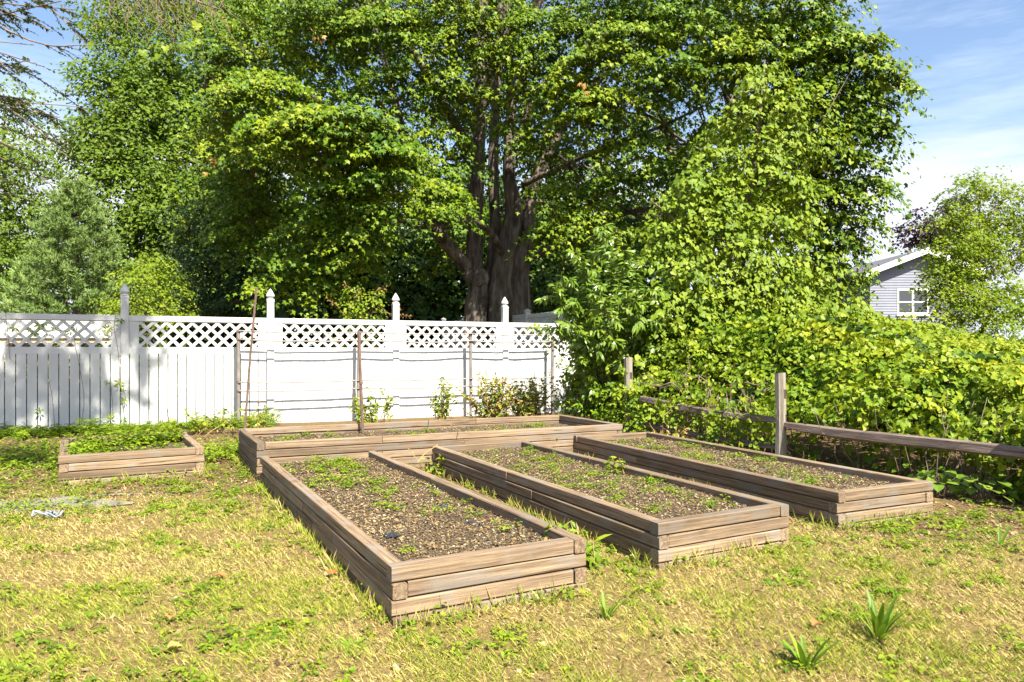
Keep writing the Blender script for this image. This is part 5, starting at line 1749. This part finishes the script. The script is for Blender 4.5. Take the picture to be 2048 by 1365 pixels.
# ground cover along the picket fence
n = 720
t = RNG.uniform(-1.0, 1.02, n); q = np.abs(RNG.normal(0, .55, n)) + .10
p = F0[None] + FD[None] * PS * t[:, None] + FN[None] * q[:, None]
k = (RNG.random(n) < smooth(2.6, .4, q + .55 * (t - .1) * (t > .1))) & ~in_any_bed(p[:, 0], p[:, 1], .02)
p = p[k]
weeds('ground_cover', 'low green ground cover along the foot of the picket fence', 'weeds', p[:, 0], p[:, 1], ground_z(p[:, 0], p[:, 1]), RNG.uniform(.05, .16, len(p)) + .22 * smooth(.55, .8, fbm(p[:, 0], p[:, 1], 1.3, 5)), 9, RNG.uniform(.04, .075, len(p)), 'creeper')
n = 420
p = np.array([-6.3, 9.4]) + RNG.normal(size=(n, 2)) * np.array([.75, .75])
p = p[~in_any_bed(p[:, 0], p[:, 1], .03)]
weeds('ground_cover', 'green weed patch beside the small bed at the picture edge', 'weeds', p[:, 0], p[:, 1], ground_z(p[:, 0], p[:, 1]), RNG.uniform(.05, .18, len(p)), 9, RNG.uniform(.04, .07, len(p)), 'ovate')
n = 260
p = np.column_stack([RNG.normal(-3.75, .30, n), RNG.normal(9.9, .55, n)])
p = p[~in_any_bed(p[:, 0], p[:, 1], .03)]
weeds('ground_cover', 'leafy weeds in the gap between small bed and long crosswise bed', 'weeds', p[:, 0], p[:, 1], ground_z(p[:, 0], p[:, 1]), RNG.uniform(.05, .20, len(p)), 9, RNG.uniform(.04, .07, len(p)), 'ovate')

# weeds on the lawn and between the beds
n = 2300


def lawn_sampler(m):
    y = RNG.uniform(2.6, 9.4, m); return np.column_stack([RNG.uniform(-1, 1, m) * .78 * y, y])


xy = clustered(n, 330, lawn_sampler, .10)
ok = ~in_any_bed(xy[:, 0], xy[:, 1], .02)
rr = (xy[:, 0] - RB[0]) * RN[0] + (xy[:, 1] - RB[1]) * RN[1]
xy = xy[ok & (rr < .2)]
weeds('lawn_weeds', 'small broad-leaved weeds dotted over the open lawn', 'weeds', xy[:, 0], xy[:, 1], ground_z(xy[:, 0], xy[:, 1]), RNG.uniform(.02, .055, len(xy)), 8, RNG.uniform(.018, .042, len(xy)), 'ovate')
mid = clustered(1500, 190, lambda m: np.column_stack([RNG.uniform(-6.6, -2.4, m), RNG.uniform(6.2, 9.6, m)]), .09)
mid = np.concatenate([mid, clustered(420, 70, lambda m: np.column_stack([RNG.uniform(2.2, 5.2, m), RNG.uniform(4.9, 6.6, m)]), .08)])
mid = mid[~in_any_bed(mid[:, 0], mid[:, 1], .02)]
mid = mid[((mid[:, 0] - RB[0]) * RN[0] + (mid[:, 1] - RB[1]) * RN[1]) < .1]
weeds('mulch_weeds', 'bright creeping weeds over the mulch around the beds', 'weeds', mid[:, 0], mid[:, 1], ground_z(mid[:, 0], mid[:, 1]), RNG.uniform(.02, .07, len(mid)), 7, RNG.uniform(.02, .045, len(mid)), 'ovate')
# rough weeds at the foot of the beds
n = 700
pts = []
for b_ in ALLB:
    c = b_[2]
    for s_ in range(4):
        m_ = 34
        u = RNG.random(m_)[:, None]
        A, B = c[s_], c[(s_ + 1) % 4]
        uu = (B - A) / np.linalg.norm(B - A); outw = np.array([uu[1], -uu[0]])
        pts.append(A + (B - A) * u + outw * (np.abs(RNG.normal(.05, .05, (m_, 1))) + .02))
pts = np.concatenate(pts)
pts = pts[(~in_any_bed(pts[:, 0], pts[:, 1], .01)) & (RNG.random(len(pts)) < .55)]
weeds('edge_weeds', 'weeds sprouting along the outer feet of the timber beds', 'weeds', pts[:, 0], pts[:, 1], ground_z(pts[:, 0], pts[:, 1]), RNG.uniform(.03, .10, len(pts)), 8, RNG.uniform(.02, .042, len(pts)), 'ovate')

# longer grass left standing against the timbers
ex, ey = [], []
for b_, sides in ((b1, (0, 1, 3)), (b2, (0, 1, 3)), (b3, (0, 3)), (b5, (0, 1)), (b4, (0, 3))):
    c = b_[2]
    for s_ in sides:
        A, B = c[s_], c[(s_ + 1) % 4]
        uu = (B - A) / np.linalg.norm(B - A); outw = np.array([uu[1], -uu[0]])
        m_ = int(np.linalg.norm(B - A) * 120)
        u = RNG.random(m_)
        u = u[RNG.random(m_) < .15 + .85 * smooth(.45, .68, vnoise(u * np.linalg.norm(B - A), np.zeros(m_) + s_, 2.6, 7 + s_))]
        q_ = A + (B - A) * u[:, None] + outw * (.012 + np.abs(RNG.normal(0, .035, (len(u), 1))))
        ex.append(q_[:, 0]); ey.append(q_[:, 1])
ex = np.concatenate(ex); ey = np.concatenate(ey)
k = ~in_any_bed(ex, ey, .004)
ex, ey = ex[k], ey[k]; n = len(ex)
a = RNG.random(n) * 6.28; tl = RNG.uniform(1.0, 4.0, n)
ln = RNG.uniform(.05, .15, n)
o = leaf_object('edge_grass', 'blade', np.column_stack([ex, ey, ground_z(ex, ey) - .004]), norm(np.column_stack([np.cos(a), np.sin(a), tl])),
                norm(np.column_stack([-np.cos(a) * tl, -np.sin(a) * tl, np.ones(n)])), ln, M['grass'], None,
                np.where(RNG.random(n) < .6, RNG.uniform(.6, .95, n), RNG.uniform(.1, .5, n)), width=RNG.uniform(.003, .005, n) / ln)
tag(o, 'longer unmown grass standing against the bed timbers', 'grass', kind='stuff')

# upright and dried weeds before the fence, behind the long bed
def stalk_plant(name, label, cat, px, d, h, ns, spread, leaf, lsize, mat, nleaf=14, zb=None, dry=0.0):
    b = P(px, 800, d)
    g = float(ground_z(b[0], b[1])) if zb is None else zb
    t = thing(name, (b[0], b[1], g), label, cat)
    acc = Acc(); PP, DD, NN = [], [], []
    for k in range(ns):
        e = np.array([b[0] + RNG.normal(0, spread), b[1] + RNG.normal(0, spread * .6), g + h * RNG.uniform(.5, 1.0)])
        st = np.array([b[0] + RNG.normal(0, spread * .5), b[1] + RNG.normal(0, spread * .35), g - .02])
        q, qr = smooth_path(wiggle(st, e, 4, .12), np.linspace(.006, .002, 5), 4)
        v, f = tube(q, qr, 4); acc.add(v, f, RNG.random())
        tt = RNG.uniform(.25, 1, nleaf) * (len(q) - 1); j0 = np.clip(tt.astype(int), 0, len(q) - 2); fr = (tt - j0)[:, None]
        PP.append(q[j0] * (1 - fr) + q[j0 + 1] * fr)
        DD.append(norm(RNG.normal(size=(nleaf, 3)) * np.array([1, 1, .4]) + np.array([0, 0, -.15])))
        NN.append(norm(RNG.normal(size=(nleaf, 3)) * .4 + np.array([0, -.3, 1])))
    acc.build('stems', M['drystalk'], t)
    PP = np.concatenate(PP); DD = np.concatenate(DD); NN = np.concatenate(NN)
    isd = RNG.random(len(PP)) < dry
    if (~isd).any():
        leaf_object('foliage', leaf, PP[~isd], DD[~isd], NN[~isd], RNG.uniform(.6, 1.2, int((~isd).sum())) * lsize, M[mat], t, okind='stuff')
    if isd.any():
        leaf_object('dry_foliage', leaf, PP[isd], DD[isd], NN[isd], RNG.uniform(.5, 1.1, int(isd.sum())) * lsize, M['drystalk'], t, okind='stuff')
    return t


stalk_plant('tall_weed', 'leafy weed clump at the foot of the second trellis post', 'weed', 735, 12.6, .66, 28, .22, 'ovate', .08, 'weed')
stalk_plant('tall_weed', 'leafy weed growing up between two trellis posts beside a thin stake', 'weed', 775, 13.5, .80, 8, .20, 'ovate', .09, 'weed', 10)
stalk_plant('tall_weed', 'upright green weed before the blank white panel', 'weed', 885, 13.6, .90, 24, .18, 'ovate', .085, 'weed')
stalk_plant('dry_weed', 'browned dry weed heap beside the third trellis post', 'weed', 985, 13.4, 1.05, 75, .34, 'ovate', .075, 'weed', 22, dry=.5)
stalk_plant('dry_weed', 'browned weed heap mixed with green beside the last trellis post', 'weed', 1060, 13.6, .95, 75, .34, 'ovate', .075, 'weed', 22, dry=.35)
stalk_plant('tall_weed', 'yellow-green weed against the white fence near its end', 'weed', 1065, 14.2, 1.05, 12, .16, 'ovate', .085, 'weed', 14, dry=.2)
stalk_plant('tall_weed', 'dead arching bramble around the first trellis post', 'weed', 505, 11.6, .60, 14, .22, 'ovate', .07, 'weed', 9, dry=.35)
stalk_plant('tall_weed', 'bushy green weed between picket fence and long bed corner', 'weed', 415, 11.9, .45, 20, .30, 'ovate', .08, 'weed', 10)
stalk_plant('tall_weed', 'bright weed sprouting inside the far end of the long bed', 'weed', 1095, 9.6, .30, 6, .07, 'ovate', .085, 'weed', 8)
stalk_plant('tall_weed', 'green sprig on the inner edge of the middle bed', 'weed', 1240, 7.0, .20, 6, .07, 'ovate', .05, 'weed', 9, zb=.26)
stalk_plant('tall_weed', 'leafy sprig tucked into the near inner corner of the lowest bed', 'weed', 1105, 4.55, .13, 7, .06, 'ovate', .045, 'plantain', 8, zb=.25)
stalk_plant('tall_weed', 'grassy weed growing between the two nearest long beds', 'weed', 1180, 4.75, .22, 9, .06, 'lance', .12, 'weed', 7)
stalk_plant('tall_weed', 'weed sprig growing in the narrow gap between two long beds', 'weed', 870, 8.2, .28, 6, .08, 'ovate', .075, 'weed', 8)
stalk_plant('dry_weed', 'straw heap draped over the far timbers of the rail-side bed', 'weed', 1335, 10.1, .42, 26, .26, 'lance', .10, 'weed', 6, dry=1.0)
stalk_plant('garden_shrub', 'small green shrub poking up behind the lattice', 'shrub', 725, 15.6, 2.75, 22, .35, 'ovate', .085, 'hedge', 26, dry=.06)

gs = [o for o in bpy.data.objects if o.name == 'garden_shrub'][0]
p_, d_, n_, r_ = sprays(P(722, 610, 15.4), (.42, .3, .36), 620, .3, .06)
leaf_object('foliage', 'ovate', p_, d_, n_, RNG.uniform(.05, .09, len(p_)), M['hedge'], gs, r_, okind='stuff')

# dry seed stalks reaching above the fence
acc = Acc()
sp_ = thing('seed_stalks', (*(P(700, 705, 15.3)[:2]), .3), 'bare reddish seed stalks rising behind the lattice', 'weed')
for (x0, y0, x1, y1) in ((700, 640, 655, 598), (720, 600, 690, 568), (735, 590, 768, 576), (745, 625, 820, 632), (780, 630, 745, 600), (770, 640, 800, 620), (690, 640, 720, 580)):
    pts, rd = smooth_path(wiggle(P(x0, y0, 15.3), P(x1, y1, 15.2), 3, .1), [.008, .007, .005, .003], 4)
    v, f = tube(pts, rd, 4); acc.add(v, f, .2)
    v, f = leaves_vf('simple', pts[-5:].repeat(4, 0) + RNG.normal(size=(20, 3)) * .03, unit(20), unit(20), np.full(20, .05))
    acc.add(v, f, .1)
v, f = tube([P(640, 705, 15.3) * np.array([1, 1, 0]) + np.array([0, 0, .2]), P(690, 640, 15.3)], [.01, .008], 4); acc.add(v, f, .2)
acc.build('stems', M['drystalk'], sp_)
stake = thing('wooden_stake', P(649, 705, 18.0) * np.array([1, 1, 0]) + np.array([0, 0, .4]), 'slim grey stake standing behind the lattice fence', 'stake')
V, Q = box_vf((-.03, -.03, .2), (.03, .03, 2.55))
p = P(649, 705, 18.0)
link('shaft', mesh_np('shaft', V, Q, M['post_wood']), stake, Matrix.Translation((p[0], p[1], 0)))

# creeper climbing the picket fence
crp = thing('creeper', (*(fpos(-.05) + FN * .10), .1), 'five-leaved creeper climbing beside the acorn-capped post', 'creeper')
acc = Acc(); CP, CD, CN = [], [], []


def on_fence(px, py, off=.075):
    t = px_t(px, off)
    p = fpos(t) + FN * off
    return np.array([p[0], p[1], EYE - (py - HOR) / F * p[1]])


for pth in ([(258, 870), (245, 810), (240, 760), (236, 700), (228, 650), (238, 615)], [(225, 870), (226, 820), (222, 775)], [(160, 868), (168, 800), (160, 740), (152, 700), (140, 665), (80, 660), (75, 640)], [(110, 860), (105, 800), (98, 760)], [(20, 720), (15, 660), (10, 620)],
            [(340, 850), (330, 800)], [(1105, 830), (1112, 760), (1108, 700), (1090, 660)]):
    q, qr = smooth_path([on_fence(*a) for a in pth], np.full(len(pth), .004), 5)
    v, f = tube(q, qr, 4)
    link('stem', mesh_np('stem', v, f, M['twig']), crp)
for (px, py) in ((240, 765), (216, 765), (248, 780), (250, 800), (222, 830), (246, 838), (232, 856), (205, 850), (240, 640), (220, 655), (215, 660), (235, 612), (80, 650), (150, 655), (140, 665), (90, 648), (70, 665), (60, 660), (108, 655), (30, 655), (80, 820), (262, 858), (190, 858), (345, 840), (225, 872), (1085, 655), (1100, 668), (1075, 650), (1110, 690), (1095, 700), (1120, 720), (1105, 740), (1125, 680), (1062, 660), (1090, 685), (1130, 760), (1110, 790)):
    CP.append(on_fence(px, py, .11)); CD.append([RNG.normal(0, .5), -.3, -.6 + RNG.normal(0, .3)]); CN.append([.5 + RNG.normal(0, .3), -.8, .6])
CP = np.array(CP); CD = norm(np.array(CD)); CN = norm(np.array(CN))
leaf_parts(crp, 'creeper', range(len(CP)), CP, CD, CN, RNG.uniform(.07, .13, len(CP)), RNG.random(len(CP)), 'weed')


# rosettes that stand out singly on the lawn; every blade a piece
def strap(wid, bend, nseg=5):
    V, Fq = [], []
    for i in range(nseg + 1):
        u = i / nseg
        w = wid * math.sin(math.pi * min(.97, .12 + .85 * u)) ** .8
        zz = -bend * u * u
        V += [(-w / 2, u, zz + .03 * w), (0, u, zz - .12 * w), (w / 2, u, zz + .03 * w)]
    for i in range(nseg):
        for k in (0, 1):
            Fq.append((i * 3 + k, i * 3 + k + 1, i * 3 + k + 4, i * 3 + k + 3))
    return np.array(V), np.array(Fq)


STR = {}
for kk, (wd_, bd_) in {'narrow': (.13, .22), 'broad': (.34, .30), 'round': (.85, .18)}.items():
    STR[kk] = []
    for q_ in range(3):
        v, f = strap(wd_, bd_)
        STR[kk].append(mesh_np('leaf', v, f, M['plantain'], np.full(len(f), (q_ + .5) / 3), smooth_shade=True))


def rosette(name, label, cat, px, py, n, size, style, up, group=None, zz=None, d=None):
    d = d or (EYE - .035) * F / (py - HOR)
    X = (px - 1024) / F * d
    z = float(ground_z(X, d)) if zz is None else zz
    t = thing(name, (X, d, z), label, cat, group)
    for k in range(n):
        a = k * 2.399 + RNG.normal() * .5
        e = up * (RNG.uniform(.35, 2.6) if style == 'narrow' else RNG.uniform(.3, 1.3))
        y = norm(np.array([math.cos(a), math.sin(a), e]))
        x = norm(np.cross(y, [0, 0, 1.0])); zv = np.cross(x, y)
        sc = size * RNG.uniform(.45, 1.2)
        o3 = np.array([X, d, z]) + np.array([math.cos(a), math.sin(a), 0]) * .012
        mw = Matrix(((x[0] * sc, y[0] * sc, zv[0] * sc, o3[0]), (x[1] * sc, y[1] * sc, zv[1] * sc, o3[1]), (x[2] * sc, y[2] * sc, zv[2] * sc, o3[2]), (0, 0, 0, 1)))
        link('leaf', STR[style][k % 3], t, mw)
    return t


rosette('plantain', 'largest strap-leaved plantain tuft in the dry lawn', 'plant', 1757, 1278, 28, .205, 'narrow', 1.9)
rosette('plantain', 'upright plantain tuft lowest in the lawn, beneath the largest tuft', 'plant', 1612, 1338, 14, .18, 'narrow', 2.0)
rosette('plantain', 'strap-leaved tuft in the lawn just below the corner bed', 'plant', 1212, 1236, 14, .145, 'narrow', 1.6)
rosette('plantain', 'low plantain with spreading blades below the timber corner', 'plant', 420, 1272, 7, .13, 'narrow', .5)
rosette('broadleaf_weed', 'round-leaved weed between two plantain tufts', 'plant', 1370, 1264, 14, 0.066, 'broad', .7)
rosette('broadleaf_weed', 'pale broad-leaved rosette near the bottom corner of the lawn', 'plant', 12, 1335, 22, 0.101, 'broad', .5)
rosette('broadleaf_weed', 'pale broad-leaved weed beside a curled dead leaf', 'plant', 325, 1292, 14, 0.078, 'broad', .5)
rosette('broadleaf_weed', 'broad-leaved weed right of the low plantain', 'plant', 545, 1270, 16, 0.086, 'broad', .45)
rosette('broadleaf_weed', 'single dark upright leaf cluster in mid lawn', 'plant', 490, 1295, 10, 0.078, 'broad', .9)
rosette('broadleaf_weed', 'broad-leaved weed below the nearest timber corner', 'plant', 705, 1290, 18, 0.094, 'broad', .5)
rosette('broadleaf_weed', 'small broad weed by the bottom edge of the middle bed', 'plant', 1545, 1170, 14, 0.062, 'broad', .6)
rosette('plantain', 'small upright tuft in bare soil before the rail-side bed', 'plant', 2000, 1090, 7, .16, 'narrow', 1.1)
rosette('plantain', 'fine grassy tuft at the corner foot of the middle bed', 'plant', 1430, 1134, 12, .08, 'narrow', 1.2)
rosette('broadleaf_weed', 'broad-leaved weed in left lawn above the pale rosette', 'plant', 65, 1255, 18, 0.078, 'broad', .5)
def petiole_clump(name, label, px, d, n, spread, h, size):
    X = (px - 1024) / F * d
    z = float(ground_z(X, d))
    t = thing(name, (X, d, z), label, 'plant')
    acc = Acc(); PP, DD, NN = [], [], []
    for k in range(n):
        a = k * 2.399; rr = spread * math.sqrt((k + .5) / n)
        e = np.array([X + rr * math.cos(a), d + rr * math.sin(a), z + h * RNG.uniform(.45, 1.0) * (1.1 - .45 * rr / spread)])
        v, f = tube(np.array([(X + rr * .3 * math.cos(a), d + rr * .3 * math.sin(a), z - .01), (e + np.array([X, d, z])) / 2 + np.array([0, 0, .03]), e]), [.004, .0035, .003], 4)
        acc.add(v, f)
        PP.append(e); DD.append([math.cos(a) * .8, math.sin(a) * .8 - .35, -.35 + RNG.normal(0, .2)]); NN.append([math.cos(a) * .3 + RNG.normal(0, .2), math.sin(a) * .3 - .35, .9])
    acc.build('stems', M['twig'], t)
    leaf_parts(t, 'heart', range(n), np.array(PP), norm(np.array(DD)), norm(np.array(NN)), RNG.uniform(.7, 1.2, n) * size, RNG.random(n), 'plantain', width=1.12)


for (px, d, n_, lab) in ((1885, 7.1, 26, 'clump of big round leaves just behind the rail-side bed corner'), (1965, 6.9, 24, 'round-leaved clump second from the rail-side bed corner'), (2030, 7.0, 22, 'round-leaved clump at the picture edge beneath the long split rail'), (1840, 7.9, 16, 'small round-leaved clump beside the last timbers of the rail-side bed')):
    petiole_clump('round_leaved_weed', lab, px, d, n_, .26, .27, .105)

# dead leaves lying singly on the lawn
for k, (px, py, lab) in enumerate(((1150, 1160, 'curled orange dead leaf beside the corner bed front'), (448, 1158, 'small orange dead leaf on the lawn by the corner bed'), (345, 1232, 'reddish dead leaf on open lawn above the pale weed'), (335, 1300, 'tan curled dead leaf touching the pale broad weed'), (665, 1155, 'tan dead leaf lying by the long timber side'), (1640, 1255, 'rusty dead leaf near the largest plantain tuft'))):
    d = (EYE - .04) * F / (py - HOR)
    X = (px - 1024) / F * d
    T, Ft = LEAF['grape']
    Tc = T.copy(); Tc[:, 2] += .35 * np.abs(T[:, 0]) ** 1.3 + .10 * np.sin(T[:, 1] * 5)
    me = mesh_np('blade', Tc, Ft, M['deadleaf'], np.full(len(Ft), (k % 4) / 3))
    e = thing('dead_leaf', (X, d, float(ground_z(X, d)) + .03), lab, 'leaf')
    link('blade', me, e, Matrix.Translation((X, d, float(ground_z(X, d)) + .03)) @ Matrix.Rotation(k * 1.7, 4, 'Z') @ Matrix.Rotation(.2, 4, 'X') @ Matrix.Diagonal((.075, .075, .075, 1)))
    v, f = tube([(X, d, float(ground_z(X, d)) + .03), (X + .02 * math.sin(k * 1.7), d - .03 * math.cos(k * 1.7), float(ground_z(X, d)) + .035)], [.0016, .001], 4)
    link('stalk', mesh_np('stalk', v, f, M['drystalk'], np.full(len(f[0]) + len(f[1]), .4)), e)

# worn ground cloth by the small bed, with a scrap of blue-grey fabric
nx, ny = 26, 12
g = []
for i in range(nx):
    for j in range(ny):
        u, v_ = i / (nx - 1), j / (ny - 1)
        X = -5.6 + (1.75 + .35 * math.sin(v_ * 7)) * u
        Y = 6.05 + .62 * v_ + .42 * u + .10 * math.sin(u * 9) * (1 if j in (0, ny - 1) else .3) + .05 * float(vnoise(u * 8, v_ * 4, 1, 3))
        g.append((X, Y, float(ground_z(X, Y)) + .004 + .016 * float(fbm(X, Y, 3.0, 14)) * math.sin(math.pi * min(1, max(0, v_))) ** .5))
ii = np.arange(nx - 1)[:, None] * ny + np.arange(ny - 1)[None, :]
Q = np.stack([ii, ii + ny, ii + ny + 1, ii + 1], -1).reshape(-1, 4)
tag(link('ground_cloth', mesh_np('ground_cloth', np.array(g), Q, M['tarp'], smooth_shade=True)), 'worn pale ground cloth lying in the grass before the small bed', 'cloth')
d = (EYE - .05) * F / (1036 - HOR)
X = (80 - 1024) / F * d
pts = [(X + .12 * math.cos(k * .55) * (1 - k * .025) + k * .006, d + .05 * math.sin(k * .55), .085 + .022 * math.sin(k * 1.7)) for k in range(26)]
v, f = tube(np.array(pts), np.full(26, .008), 6, .3)
tag(link('fabric_scrap', mesh_np('fabric_scrap', v, f, M['cloth'], smooth_shade=True)), 'twisted blue-grey fabric scrap on the edge of the ground cloth', 'fabric')

# loose sticks and straw
for k, (x0, y0, x1, y1, zz, lab) in enumerate(((640, 950, 705, 951, .27, 'pale straw lying on the litter of the corner bed'), (835, 925, 875, 890, .36, 'dry stem leaning on the front of the long crosswise bed'), (815, 897, 835, 920, .34, 'crossed dry stem beside the long crosswise bed'), (955, 905, 1050, 965, .20, 'long dry stem lying in the gap between two beds'), (850, 828, 920, 862, .48, 'long dry stem across the back timber of the crosswise bed'))):
    d0 = (EYE - zz) * F / (y0 - HOR); d1 = (EYE - zz) * F / (y1 - HOR)
    a, b_ = P(x0, y0, d0), P(x1, y1, d1)
    q, qr = smooth_path(wiggle(a, b_, 3, .06), np.full(4, .005), 4)
    v, f = tube(q, qr, 5)
    tag(link('loose_straw', mesh_np('loose_straw', v, f, M['drystalk'], np.full(len(f[0]) + len(f[1]), .8))), lab, 'stick')

print('objects', len(bpy.data.objects), 'tris', sum(len(o.data.polygons) for o in bpy.data.objects if o.type == 'MESH'))
